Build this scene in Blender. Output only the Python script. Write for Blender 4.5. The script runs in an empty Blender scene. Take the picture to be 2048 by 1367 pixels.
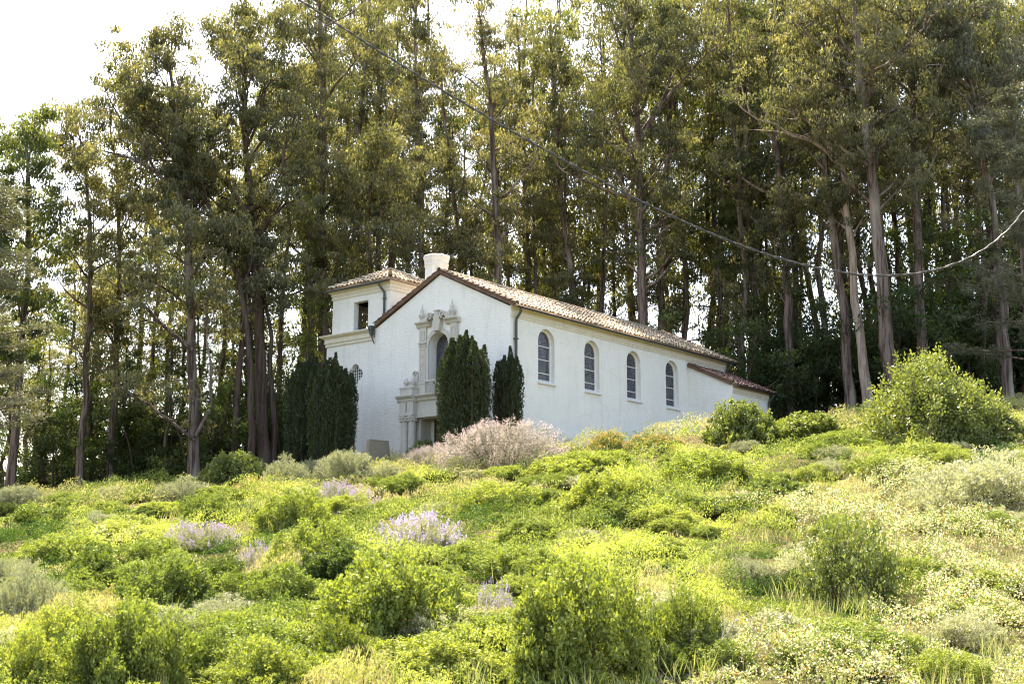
import bpy, math, random
import numpy as np
from mathutils import Vector, Matrix
from mathutils.geometry import tessellate_polygon
PI = math.pi
R = math.radians
sc = bpy.context.scene
col = sc.collection

# ------------------------------------------------------------------ camera, sky, sun, exposure
FPX, PITCH, ROLL = 2573.3, R(10.705), R(0.17)          # focal length in pixels of the 2048 px wide photograph
cam_d = bpy.data.cameras.new('camera')
cam_d.sensor_width = 36
cam_d.lens = FPX / 2048 * 36
cam_d.clip_start = 0.2
cam_d.clip_end = 3000
cam_d.dof.use_dof = True
cam_d.dof.focus_distance = 60
cam_d.dof.aperture_fstop = 2.8
cam = bpy.data.objects.new('camera', cam_d)
col.objects.link(cam)
fwd = Vector((0, math.cos(PITCH), math.sin(PITCH)))
rt = Vector((1, 0, 0)); up = rt.cross(fwd)
r2 = rt * math.cos(ROLL) + up * math.sin(ROLL); u2 = -rt * math.sin(ROLL) + up * math.cos(ROLL)
cam.matrix_world = Matrix((( r2.x, u2.x, -fwd.x, 0), (r2.y, u2.y, -fwd.y, 0), (r2.z, u2.z, -fwd.z, 0), (0, 0, 0, 1)))
sc.camera = cam

SUN_AZ, SUN_EL = R(-24), R(58)                           # azimuth from +Y towards +X
w = bpy.data.worlds.new('World'); sc.world = w; w.use_nodes = True
nt = w.node_tree; bg = nt.nodes['Background']
sky = nt.nodes.new('ShaderNodeTexSky'); sky.sky_type = 'NISHITA'; sky.sun_disc = False
sky.sun_elevation = SUN_EL; sky.sun_rotation = SUN_AZ
sky.air_density = 1.0; sky.dust_density = 2.5; sky.ozone_density = 1.0
nt.links.new(sky.outputs[0], bg.inputs[0]); bg.inputs[1].default_value = 0.112
sl = bpy.data.lights.new('sun', 'SUN'); sl.energy = 5.0; sl.angle = R(0.53); sl.color = (1, .955, .88)
so = bpy.data.objects.new('sun', sl); col.objects.link(so)
sdir = Vector((math.sin(SUN_AZ) * math.cos(SUN_EL), math.cos(SUN_AZ) * math.cos(SUN_EL), math.sin(SUN_EL)))
so.rotation_euler = (sdir).to_track_quat('Z', 'Y').to_euler()
so.location = sdir * 200
vs = sc.view_settings
vs.view_transform = 'Standard'; vs.look = 'None'; vs.exposure = 2.42; vs.gamma = 1; vs.use_white_balance = True; vs.white_balance_temperature = 7550; vs.white_balance_tint = 12; vs.use_curve_mapping = False
sc.cycles.filter_width = 1.1; sc.cycles.max_bounces = 8; sc.cycles.transparent_max_bounces = 8
sc.cycles.diffuse_bounces = 4; sc.cycles.transmission_bounces = 6; sc.cycles.glossy_bounces = 3
sc.cycles.sample_clamp_indirect = 6
sc.cycles.caustics_reflective = False; sc.cycles.caustics_refractive = False

# ------------------------------------------------------------------ picture helpers and the lie of the land
def ray(px, py):
    """direction through a pixel of the 2048 px photograph, scaled to forward (y) = 1"""
    d = fwd * FPX + r2 * (px - 1024) - u2 * (py - 683.5)
    return d / d.y
def P(px, py, d):
    return ray(px, py) * d
UK = np.array([-.55, -.4, -.24, -.105, 0, .07, .146, .26, .4, .55])
TK = np.array([.052, .061, .074, .084, .094, .106, .112, .119, .128, .134])
GK = np.array([.03, .06, .09, .135, .11, .09, .10, .17, .20, .20])
rs0 = np.random.RandomState(5)
WV = [(rs0.uniform(.15, 1.1), rs0.uniform(0, 2 * PI), rs0.uniform(0, 2 * PI)) for _ in range(14)]
def ground(x, y):
    x = np.asarray(x, float); y = np.asarray(y, float)
    u = x / np.maximum(y, 22)
    tau = np.interp(u, UK, TK); g = np.interp(u, UK, GK)
    z = np.where(y < 50, -1.32 + (50 * tau + 1.32) * (np.clip(y, 10, 50) - 18) / 32, 50 * tau + g * (np.clip(y, 50, 85) - 50))
    z = np.maximum(z, -1.75 - .02 * np.clip(18 - y, 0, 30))
    far = np.clip(y - 85, 0, 400)
    z = z - far * np.interp(u, [-.4, -.1, .2], [.10, .03, -.02])
    bump = 0
    for k, a, ph in WV:
        bump = bump + np.sin(k * (x * math.cos(a) + y * math.sin(a)) + ph) / (1 + 3 * k)
    z = z + .09 * bump * np.clip((58 - y) / 8, .15, 1)
    return z
def G(px, py, lo=15, hi=75):
    """where the ray through a pixel meets the ground"""
    r = ray(px, py); ds = np.linspace(lo, hi, 600)
    below = r.z * ds < ground(r.x * ds, ds)
    i = np.argmax(below)
    d = ds[i] if below[i] else 52
    return Vector((r.x * d, d, float(ground(r.x * d, d))))
def gz(x, y): return float(ground(x, y))

# ------------------------------------------------------------------ tags
def tag(o, label=None, cat=None, group=None, kind=None):
    if label: o['label'] = label
    if cat: o['category'] = cat
    if group: o['group'] = group
    if kind: o['kind'] = kind
    return o
def empty(name, loc, rz=0):
    o = bpy.data.objects.new(name, None); o.empty_display_size = .3
    o.location = loc; o.rotation_euler = (0, 0, rz); col.objects.link(o)
    return o

# ------------------------------------------------------------------ materials
def newmat(name):
    m = bpy.data.materials.new(name); m.use_nodes = True
    n = m.node_tree; n.nodes.clear()
    out = n.nodes.new('ShaderNodeOutputMaterial')
    return m, n, out
def N(n, t, **k):
    x = n.nodes.new(t)
    for a, b in k.items(): setattr(x, a, b)
    return x
def ramp(n, stops):
    r = N(n, 'ShaderNodeValToRGB'); e = r.color_ramp.elements
    while len(e) < len(stops): e.new(.5)
    for i, (p, c) in enumerate(stops):
        e[i].position = p; e[i].color = (*c, 1)
    return r
def noise(n, scale, detail=4, rough=.6, vec=None, stretch=None):
    t = N(n, 'ShaderNodeTexNoise'); t.inputs['Scale'].default_value = scale
    t.inputs['Detail'].default_value = detail; t.inputs['Roughness'].default_value = rough
    if vec is not None:
        if stretch:
            mp = N(n, 'ShaderNodeMapping'); mp.inputs['Scale'].default_value = stretch
            n.links.new(vec, mp.inputs['Vector']); vec = mp.outputs[0]
        n.links.new(vec, t.inputs['Vector'])
    return t
def mix(n, a, b, f, mode='MIX'):
    m = N(n, 'ShaderNodeMix', data_type='RGBA', blend_type=mode)
    for s, v in ((0, f), (6, a), (7, b)):
        if hasattr(v, 'is_linked') or isinstance(v, bpy.types.NodeSocket): n.links.new(v, m.inputs[s])
        elif s == 0: m.inputs[0].default_value = v
        else: m.inputs[s].default_value = (*v, 1)
    return m.outputs[2]
def leafmat(name, a, b, trans=.5, gloss=.07, tg=(1.5, 1.35, .55), rough=.6):
    """leaf: diffuse + light coming through + a little gloss; the 'tint' attribute (0..1) runs from colour a to b"""
    m, n, out = newmat(name)
    at = N(n, 'ShaderNodeAttribute', attribute_name='tint')
    c = mix(n, a, b, at.outputs['Fac'])
    oi = N(n, 'ShaderNodeObjectInfo')
    hs = N(n, 'ShaderNodeHueSaturation')
    m1 = N(n, 'ShaderNodeMapRange'); m1.inputs[3].default_value = .49; m1.inputs[4].default_value = .518
    m2 = N(n, 'ShaderNodeMapRange'); m2.inputs[3].default_value = 1.25; m2.inputs[4].default_value = .75
    n.links.new(oi.outputs['Random'], m1.inputs[0]); n.links.new(oi.outputs['Random'], m2.inputs[0])
    n.links.new(m1.outputs[0], hs.inputs['Hue']); n.links.new(m2.outputs[0], hs.inputs['Value'])
    n.links.new(c, hs.inputs['Color'])
    c = hs.outputs[0]
    d = N(n, 'ShaderNodeBsdfDiffuse'); t = N(n, 'ShaderNodeBsdfTranslucent'); g = N(n, 'ShaderNodeBsdfGlossy')
    g.inputs['Roughness'].default_value = rough
    g.inputs['Color'].default_value = (1, 1, 1, 1)
    n.links.new(c, d.inputs[0])
    tc = mix(n, c, tg, 1.0, 'MULTIPLY'); n.links.new(tc, t.inputs[0])
    s1 = N(n, 'ShaderNodeMixShader'); s1.inputs[0].default_value = trans
    n.links.new(d.outputs[0], s1.inputs[1]); n.links.new(t.outputs[0], s1.inputs[2])
    s2 = N(n, 'ShaderNodeMixShader'); s2.inputs[0].default_value = gloss
    n.links.new(s1.outputs[0], s2.inputs[1]); n.links.new(g.outputs[0], s2.inputs[2])
    n.links.new(s2.outputs[0], out.inputs[0])
    return m
def pbr(name, colr, rough=.8, bump=None, spec=.3, metallic=0):
    m, n, out = newmat(name)
    b = N(n, 'ShaderNodeBsdfPrincipled'); b.inputs['Roughness'].default_value = rough
    b.inputs['Metallic'].default_value = metallic
    b.inputs['Specular IOR Level'].default_value = spec
    tc = N(n, 'ShaderNodeTexCoord')
    if callable(colr): n.links.new(colr(n, tc.outputs['Object']), b.inputs['Base Color'])
    else: b.inputs['Base Color'].default_value = (*colr, 1)
    if bump:
        bp = N(n, 'ShaderNodeBump'); bp.inputs['Strength'].default_value = bump[1]; bp.inputs['Distance'].default_value = bump[2]
        n.links.new(bump[0](n, tc.outputs['Object']), bp.inputs['Height']); n.links.new(bp.outputs[0], b.inputs['Normal'])
    n.links.new(b.outputs[0], out.inputs[0])
    return m
def stucco_col(base, dirt):
    def f(n, v):
        a = noise(n, .7, 5, .65, v); b = noise(n, 3.0, 6, .7, v, (1, 1, .25))
        r1 = ramp(n, [(.42, (0, 0, 0)), (.78, (1, 1, 1))]); n.links.new(a.outputs[0], r1.inputs[0])
        r2_ = ramp(n, [(.55, (0, 0, 0)), (.8, (1, 1, 1))]); n.links.new(b.outputs[0], r2_.inputs[0])
        c = mix(n, base, tuple(x * .93 for x in base), r1.outputs[0])
        mm = N(n, 'ShaderNodeMath', operation='MULTIPLY'); mm.inputs[1].default_value = .55
        n.links.new(r2_.outputs[0], mm.inputs[0])
        c = mix(n, c, dirt, mm.outputs[0])
        # rain streaks and dirt splashed at the foot
        st = noise(n, 2.4, 6, .75, v, (1.1, 1.1, .13)); r4 = ramp(n, [(.52, (0, 0, 0)), (.78, (.33, .33, .33))]); n.links.new(st.outputs[0], r4.inputs[0])
        c = mix(n, c, tuple(x * .72 for x in dirt), r4.outputs[0])
        cr = N(n, 'ShaderNodeTexVoronoi', feature='DISTANCE_TO_EDGE'); cr.inputs['Scale'].default_value = .4
        wv = noise(n, 1.5, 5, .7, v); ad = N(n, 'ShaderNodeMixRGB'); ad.inputs[0].default_value = .25
        n.links.new(v, ad.inputs[1]); n.links.new(wv.outputs[1], ad.inputs[2]); n.links.new(ad.outputs[0], cr.inputs['Vector'])
        r5 = ramp(n, [(.0, (.2, .2, .2)), (.006, (0, 0, 0))]); n.links.new(cr.outputs['Distance'], r5.inputs[0])
        return mix(n, c, tuple(x * .8 for x in dirt), r5.outputs[0])
    return f
def stucco_h(n, v):
    a = noise(n, 4.5, 5, .6, v, (1, 1, 2.4)); b = noise(n, 26, 3, .6, v)
    c = N(n, 'ShaderNodeMath', operation='MULTIPLY_ADD'); c.inputs[1].default_value = .25
    n.links.new(b.outputs[0], c.inputs[0]); n.links.new(a.outputs[0], c.inputs[2])
    return c.outputs[0]
M = {}
M['stucco'] = pbr('white_stucco', stucco_col((.84, .815, .76), (.62, .58, .50)), .9, (stucco_h, .55, .05), .15)
M['trim'] = pbr('cream_trim', stucco_col((.74, .69, .58), (.52, .46, .34)), .9, (stucco_h, .3, .02), .15)
M['stone'] = pbr('cast_stone', stucco_col((.56, .53, .47), (.32, .29, .24)), .9, (stucco_h, .5, .03), .15)
M['slab'] = pbr('weathered_concrete', stucco_col((.25, .22, .17), (.09, .08, .05)), .95, (stucco_h, .8, .03), .1)
M['frame'] = pbr('white_frame', (.76, .74, .70), .6)
M['gutter'] = pbr('gutter_paint', (.050, .060, .055), .45, None, .5)
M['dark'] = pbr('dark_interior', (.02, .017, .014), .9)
M['door'] = pbr('brown_door', lambda n, v: mix(n, (.035, .014, .012), (.06, .025, .02), noise(n, 3, 4, .6, v, (6, 6, .5)).outputs[0]), .6)
def tilecol(a, b, dirt):
    def f(n, v):
        at = N(n, 'ShaderNodeAttribute', attribute_name='tint')
        c = mix(n, a, b, at.outputs['Fac'])
        s = noise(n, 9, 6, .75, v); r = ramp(n, [(.5, (0, 0, 0)), (.72, (1, 1, 1))]); n.links.new(s.outputs[0], r.inputs[0])
        mm = N(n, 'ShaderNodeMath', operation='MULTIPLY'); mm.inputs[1].default_value = .8; n.links.new(r.outputs[0], mm.inputs[0])
        return mix(n, c, dirt, mm.outputs[0])
    return f
M['tile'] = pbr('clay_tiles', tilecol((.33, .235, .16), (.60, .51, .385), (.17, .14, .095)), .9, (stucco_h, .3, .01), .2)
M['tile_old'] = pbr('mossy_clay_tiles', tilecol((.20, .10, .085), (.34, .24, .21), (.09, .075, .055)), .9, (stucco_h, .3, .01), .2)
M['rake'] = pbr('red_rake_tiles', tilecol((.13, .075, .052), (.22, .14, .10), (.08, .055, .04)), .9, (stucco_h, .4, .02), .2)
def glasscol(n, v):
    vo = N(n, 'ShaderNodeTexVoronoi', feature='DISTANCE_TO_EDGE'); vo.inputs['Scale'].default_value = 7.5
    n.links.new(v, vo.inputs['Vector'])
    r = ramp(n, [(.03, (1, 1, 1)), (.09, (0, 0, 0))]); n.links.new(vo.outputs['Distance'], r.inputs[0])
    c = N(n, 'ShaderNodeTexVoronoi'); c.inputs['Scale'].default_value = 7.5; n.links.new(v, c.inputs['Vector'])
    h = N(n, 'ShaderNodeSeparateColor'); n.links.new(c.outputs['Color'], h.inputs[0])
    rr = ramp(n, [(0, (.008, .008, .014)), (.45, (.014, .018, .04)), (.75, (.035, .04, .075)), (1, (.07, .05, .05))])
    n.links.new(h.outputs[0], rr.inputs[0])
    return mix(n, rr.outputs[0], (.14, .13, .14), r.outputs[0])
M['glass'] = pbr('stained_glass', glasscol, .3, None, .5)
def barkcol(a, b, pale):
    def f(n, v):
        x = noise(n, 2.2, 6, .7, v, (3.2, 3.2, .22)); r = ramp(n, [(.44, (0, 0, 0)), (.56, (1, 1, 1))]); n.links.new(x.outputs[0], r.inputs[0])
        c = mix(n, a, b, r.outputs[0])
        y = noise(n, .55, 3, .6, v, (1.6, 1.6, .35)); r3 = ramp(n, [(.52, (0, 0, 0)), (.66, (1, 1, 1))]); n.links.new(y.outputs[0], r3.inputs[0])
        return mix(n, c, pale, r3.outputs[0])
    return f
def bark_h(n, v): return noise(n, 3.5, 5, .7, v, (3.5, 3.5, .2)).outputs[0]
M['bark'] = pbr('eucalyptus_bark', barkcol((.075, .052, .042), (.22, .17, .145), (.34, .28, .235)), .9, (bark_h, .8, .06), .1)
M['bark_pale'] = pbr('pale_peeling_bark', barkcol((.24, .18, .14), (.42, .33, .27), (.54, .44, .36)), .9, (bark_h, .7, .05), .1)
M['bark_dark'] = pbr('dark_bark', barkcol((.06, .042, .032), (.12, .085, .068), (.15, .11, .088)), .9, (bark_h, .8, .05), .1)
M['drywood'] = pbr('bleached_wood', (.42, .38, .32), .8)
M['twig'] = pbr('shrub_stems', (.11, .065, .04), .9)
M['soil'] = None
def soilcol(n, v):
    a = noise(n, .35, 5, .6, v); b = noise(n, 5, 6, .7, v)
    r = ramp(n, [(.35, (.055, .06, .018)), (.5, (.10, .085, .035)), (.65, (.15, .12, .06))]); n.links.new(a.outputs[0], r.inputs[0])
    return mix(n, r.outputs[0], (.05, .045, .02), b.outputs[0])
M['soil'] = pbr('slope_soil', soilcol, 1, (lambda n, v: noise(n, 4, 6, .7, v).outputs[0], .8, .1), .05)
M['cable'] = pbr('cable_sheath', (.035, .035, .04), .4, None, .5)
M['wire'] = pbr('bare_wire', (.075, .075, .08), .55, None, .4)
M['euc'] = leafmat('eucalyptus_leaves', (.026, .042, .015), (.29, .258, .135), .36, .025, (1.45, 1.5, .7))  # colour range spans shaded and sunlit leaf tones
M['euc_bright'] = leafmat('bright_eucalyptus_leaves', (.05, .085, .02), (.24, .26, .09), .40, .025)
M['euc_dark'] = leafmat('dark_eucalyptus_leaves', (.020, .038, .013), (.12, .15, .052), .34, .02, (1.4, 1.5, .5))
M['pine'] = leafmat('pine_needles', (.060, .072, .036), (.155, .150, .085), .3, .05, (1.2, 1.2, .7))
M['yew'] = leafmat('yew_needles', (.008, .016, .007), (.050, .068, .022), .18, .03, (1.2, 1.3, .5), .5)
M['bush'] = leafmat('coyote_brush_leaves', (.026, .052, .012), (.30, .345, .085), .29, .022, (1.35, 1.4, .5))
M['bush_dark'] = leafmat('dark_green_shrub_leaves', (.03, .062, .014), (.14, .19, .035), .32, .035, (1.5, 1.4, .4))
M['bush_gloss'] = leafmat('glossy_shrub_leaves', (.026, .05, .016), (.24, .28, .08), .29, .035, (1.35, 1.35, .5), .45)
M['sage'] = leafmat('sage_grey_leaves', (.12, .14, .075), (.34, .35, .22), .32, .06, (1.2, 1.2, .7))
M['dry'] = leafmat('dry_brown_leaves', (.16, .105, .05), (.36, .27, .13), .4, .05, (1.2, 1.1, .7))
M['mauve'] = leafmat('mauve_grey_leaves', (.08, .08, .05), (.23, .215, .17), .3, .05, (1.1, 1.1, .9))
M['orange'] = leafmat('orange_leaves', (.30, .27, .08), (.50, .28, .12), .45, .05, (1.2, 1.1, .6))
M['purple'] = leafmat('purple_flowers', (.26, .21, .38), (.44, .38, .54), .4, .03, (1.1, 1.05, 1.1))
M['pink'] = leafmat('pinkish_flower_spikes', (.19, .165, .165), (.43, .39, .385), .4, .04, (1.15, 1.05, .95))
M['mat'] = leafmat('ground_cover_leaves', (1, 1, 1), (1, 1, 1), .27, .02, (1.2, 1.3, .6))
# the ground cover carries its own leaf colours
_n = M['mat'].node_tree
_at = [x for x in _n.nodes if x.type == 'ATTRIBUTE'][0]; _at.attribute_name = 'leafcol'
_hs = [x for x in _n.nodes if x.type == 'HUE_SAT'][0]
_n.links.new(_at.outputs['Color'], _hs.inputs['Color'])

# ------------------------------------------------------------------ mesh helpers
def fast_mesh(name, V, F4, mats, mi=None, tint=None, colr=None, smooth=False):
    """V (n,3), F4 (m,4) quads -> mesh with optional per-face tint / colour"""
    me = bpy.data.meshes.new(name)
    V = np.ascontiguousarray(V, np.float32); F4 = np.ascontiguousarray(F4, np.int32)
    me.vertices.add(len(V)); me.vertices.foreach_set('co', V.ravel())
    m = len(F4); me.loops.add(m * 4); me.loops.foreach_set('vertex_index', F4.ravel())
    me.polygons.add(m); me.polygons.foreach_set('loop_start', np.arange(0, m * 4, 4, dtype=np.int32))
    try: me.polygons.foreach_set('loop_total', np.full(m, 4, np.int32))
    except Exception: pass
    for x in mats: me.materials.append(x)
    if mi is not None: me.polygons.foreach_set('material_index', np.asarray(mi, np.int32))
    if smooth: me.polygons.foreach_set('use_smooth', np.ones(m, bool))
    if tint is not None:
        a = me.attributes.new('tint', 'FLOAT', 'FACE'); a.data.foreach_set('value', np.asarray(tint, np.float32))
    if colr is not None:
        a = me.attributes.new('leafcol', 'FLOAT_COLOR', 'FACE')
        c4 = np.ones((m, 4), np.float32); c4[:, :3] = colr; a.data.foreach_set('color', c4.ravel())
    me.update(calc_edges=True); me.validate()
    return me
def norm(a): return a / np.maximum(np.linalg.norm(a, axis=-1, keepdims=True), 1e-9)
def leaf_quads(C, D, L, W, rs):
    """rhombic leaves: centre C, long direction D, length L, width W"""
    D = norm(D); X = norm(np.cross(D, norm(rs.normal(size=C.shape))))
    L = np.asarray(L)[:, None]; W = np.asarray(W)[:, None]
    nrm = np.cross(D, X)
    V = np.stack([C - D * L * .5, C + X * W * .5 - D * L * .08 + nrm * W * .12, C + D * L * .5, C - X * W * .5 - D * L * .08 + nrm * W * .12], 1)
    n = len(C)
    return V.reshape(-1, 3), np.arange(n * 4).reshape(n, 4)
def obj(name, me, parent=None):
    o = bpy.data.objects.new(name, me); col.objects.link(o)
    if parent: o.parent = parent
    return o
class Tubes:
    def __init__(s): s.V = []; s.F = []; s.n = 0
    def add(s, pts, rad, sides=6, rs=None, lump=0):
        pts = np.asarray(pts, float); rad = np.asarray(rad, float); k = len(pts)
        t = np.gradient(pts, axis=0); t = norm(t)
        ref = np.array([0, 0, 1.]) if abs(t[0][2]) < .9 else np.array([1., 0, 0])
        if abs(t[0][2]) < .9 and np.max(np.abs(t[:, 2])) > .97: ref = np.array([.31, .95, .05])
        a = norm(np.cross(t, ref)); b = np.cross(t, a)
        th = np.linspace(0, 2 * PI, sides, endpoint=False)
        rr = rad[:, None] * np.ones((k, sides))
        if lump and rs is not None: rr = rr * (1 + lump * rs.normal(size=(1, sides)) * np.ones((k, 1)) + lump * .4 * rs.normal(size=(k, sides)))
        V = pts[:, None, :] + rr[..., None] * (np.cos(th)[None, :, None] * a[:, None, :] + np.sin(th)[None, :, None] * b[:, None, :])
        i = np.arange(k - 1)[:, None] * sides; j = np.arange(sides)[None, :]; j2 = (j + 1) % sides
        F = np.stack([i + j, i + j2, i + sides + j2, i + sides + j], -1).reshape(-1, 4) + s.n
        s.V.append(V.reshape(-1, 3)); s.F.append(F); s.n += k * sides
    def mesh(s, name, mat):
        return fast_mesh(name, np.concatenate(s.V), np.concatenate(s.F), [mat], smooth=True)
class MB:
    """collects shapes for ONE mesh object (any polygons)"""
    def __init__(s): s.v = []; s.f = []; s.t = []; s.sm = []
    def poly(s, pts, faces, tint=.5, smooth=False):
        o = len(s.v); s.v += [tuple(p) for p in pts]
        for f in faces: s.f.append([o + i for i in f]); s.t.append(tint); s.sm.append(smooth)
    def box(s, x0, x1, y0, y1, z0, z1, tint=.5):
        s.poly([(x0, y0, z0), (x1, y0, z0), (x1, y1, z0), (x0, y1, z0), (x0, y0, z1), (x1, y0, z1), (x1, y1, z1), (x0, y1, z1)],
               [(0, 3, 2, 1), (4, 5, 6, 7), (0, 1, 5, 4), (1, 2, 6, 5), (2, 3, 7, 6), (3, 0, 4, 7)], tint)
    def extr(s, prof, f0, f1, tint=.5):
        """closed profile (a,b) swept straight from mapping f0 to f1"""
        k = len(prof); pts = [f0(*p) for p in prof] + [f1(*p) for p in prof]
        s.poly(pts, [tuple(range(k))[::-1], tuple(range(k, 2 * k))] + [(i, (i + 1) % k, k + (i + 1) % k, k + i) for i in range(k)], tint)
    def lathe(s, prof, cx, cy, n=12, ang0=0, smooth=True, tint=.5, sq=False):
        """profile of (radius, z) turned about a vertical axis"""
        k = len(prof); pts = []
        for r, z in prof:
            for i in range(n):
                a = ang0 + 2 * PI * i / n; pts.append((cx + r * math.cos(a), cy + r * math.sin(a), z))
        fs = [(a * n + i, a * n + (i + 1) % n, (a + 1) * n + (i + 1) % n, (a + 1) * n + i) for a in range(k - 1) for i in range(n)]
        s.poly(pts, fs, tint, smooth)
        s.poly(pts[:n], [tuple(range(n))[::-1]], tint); s.poly(pts[-n:], [tuple(range(n))], tint)
    def tube(s, pts, r, n=8, tint=.5):
        T = Tubes(); T.add(pts, [r] * len(pts), n)
        s.poly(T.V[0].tolist(), T.F[0].tolist(), tint, True)
    def build(s, name, mat, parent=None, bevel=0):
        me = bpy.data.meshes.new(name); me.from_pydata(s.v, [], s.f)
        me.materials.append(mat)
        a = me.attributes.new('tint', 'FLOAT', 'FACE'); a.data.foreach_set('value', np.array(s.t, np.float32))
        me.polygons.foreach_set('use_smooth', np.array(s.sm, bool)); me.update()
        o = obj(name, me, parent)
        if bevel:
            b = o.modifiers.new('bevel', 'BEVEL'); b.width = bevel; b.segments = 2; b.limit_method = 'ANGLE'; b.angle_limit = R(40)
        return o
def sheet(mb, outer, holes, mapf, depth=None):
    """flat wall face with holes; reveals run from the sheet to depth(a,b)"""
    vv = [[Vector((a, b, 0)) for a, b in outer]] + [[Vector((a, b, 0)) for a, b in h] for h in holes]
    tri = tessellate_polygon(vv)
    flat = [p for l in vv for p in l]
    mb.poly([mapf(p.x, p.y, 0) for p in flat], tri)
    if depth:
        for h in holes:
            k = len(h)
            mb.poly([mapf(a, b, 0) for a, b in h] + [mapf(a, b, depth) for a, b in h], [(i, (i + 1) % k, k + (i + 1) % k, k + i) for i in range(k)])
def arch(c, hw, z0, zt, n=14):
    zs = zt - hw
    return [(c - hw, z0), (c + hw, z0)] + [(c + hw * math.cos(a), zs + hw * math.sin(a)) for a in np.linspace(0, PI, n)]

# ------------------------------------------------------------------ terrain
def make_terrain():
    xs = np.unique(np.concatenate([np.linspace(-400, -60, 24), np.linspace(-60, 60, 241), np.linspace(60, 400, 24)]))
    ys = np.unique(np.concatenate([np.linspace(-60, 10, 15), np.linspace(10, 95, 201), np.linspace(95, 420, 30)]))
    X, Y = np.meshgrid(xs, ys); Z = ground(X, Y)
    V = np.stack([X, Y, Z], -1).reshape(-1, 3); nx, ny = len(xs), len(ys)
    i = np.arange(ny - 1)[:, None] * nx; j = np.arange(nx - 1)[None, :]
    F = np.stack([i + j, i + j + 1, i + nx + j + 1, i + nx + j], -1).reshape(-1, 4)
    o = obj('ground', fast_mesh('ground', V, F, [M['soil']], smooth=True))
    tag(o, 'brown earth of the hillside under the plants', None, None, 'structure')
make_terrain()
# ------------------------------------------------------------------ the chapel
BASE = -3.2
W = 8.54; YC = 4.30
chapel = empty('chapel', (-.079, 56.426, 7.628), R(90 - 39.26))
tag(chapel, 'white stucco mission chapel with clay tile roofs and a square bell tower', 'chapel')
WX = [2.632 + 3.6 * k for k in range(4)]
NL = 19.05                                             # length of the nave
def walls():
    mb = MB()
    holes = [arch(x, .617, 1.50, 4.03) for x in WX]
    sheet(mb, [(0, BASE), (NL, BASE), (NL, 4.68), (0, 4.68)], holes, lambda a, b, d: (a, d, b), .28)
    door = [(YC - 1.2, BASE + .02), (YC + 1.2, BASE + .02), (YC + 1.2, .02), (YC - 1.2, .02)]
    niche = arch(YC, .62, 1.15, 4.0)
    outer = [(0, BASE), (W, BASE), (W, 4.68), (W / 2, 6.77), (0, 4.68)]
    sheet(mb, outer, [door, niche], lambda a, b, d: (d, a, b), .8)
    mb.poly([(NL, a, b) for a, b in outer], [(0, 1, 2, 3, 4)])
    mb.poly([(0, W, BASE), (NL, W, BASE), (NL, W, 4.68), (0, W, 4.68)], [(0, 1, 2, 3)])
    mb.build('nave_wall', M['stucco'], chapel)
walls()
# dark backing inside the openings
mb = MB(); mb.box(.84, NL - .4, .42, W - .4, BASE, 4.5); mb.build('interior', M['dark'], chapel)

def side_cornice(name, x0, x1, ytop, z, parent, flip=1):
    """banded frieze along a wall facing -y; z is its top"""
    pr = [(0, -.52), (.035, -.52), (.045, -.475), (.03, -.46), (.03, -.43), (.06, -.42), (.075, -.375), (.045, -.36), (.045, -.13), (.08, -.11), (.16, -.03), (.17, 0), (0, 0)]
    m = MB(); m.extr([(a + .003, b) for a, b in pr], lambda a, b: (x0, ytop - a, z + b), lambda a, b: (x1, ytop - a, z + b))
    return m.build(name, M['trim'], parent)
side_cornice('cornice', 0.0, NL + .03, 0, 4.74, chapel)

# windows: thing chapel > window (frame) > pane, sill
def arch_ring(mb, c, hw, z0, zt, t, y0, y1):
    o = arch(c, hw, z0, zt); i = arch(c, hw - t, z0 + t * 1.6, zt - t)
    k = len(o)
    pts = [(a, y0, b) for a, b in o] + [(a, y0, b) for a, b in i] + [(a, y1, b) for a, b in i]
    mb.poly(pts, [(j, (j + 1) % k, k + (j + 1) % k, k + j) for j in range(k)] + [(k + j, k + (j + 1) % k, 2 * k + (j + 1) % k, 2 * k + j) for j in range(k)])
for x in WX:
    m = MB(); arch_ring(m, x, .615, 1.50, 4.028, .10, .20, .27)
    for zz in (1.98, 2.61, 3.24): m.box(x - .54, x + .54, .225, .262, zz - .018, zz + .018)
    fr = m.build('window', M['frame'], chapel)
    m = MB(); a_ = arch(x, .56, 1.52, 3.97); m.poly([(p, .258, q) for p, q in a_], [tuple(range(len(a_)))]); m.build('pane', M['glass'], fr)
    m = MB(); m.extr([(.20, 1.66), (-.02, 1.53), (-.11, 1.50), (-.11, 1.43), (.02, 1.40), (.2, 1.40)], lambda a, b: (x - .66, a, b), lambda a, b: (x + .66, a, b))
    m.build('sill', M['frame'], fr)

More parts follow.
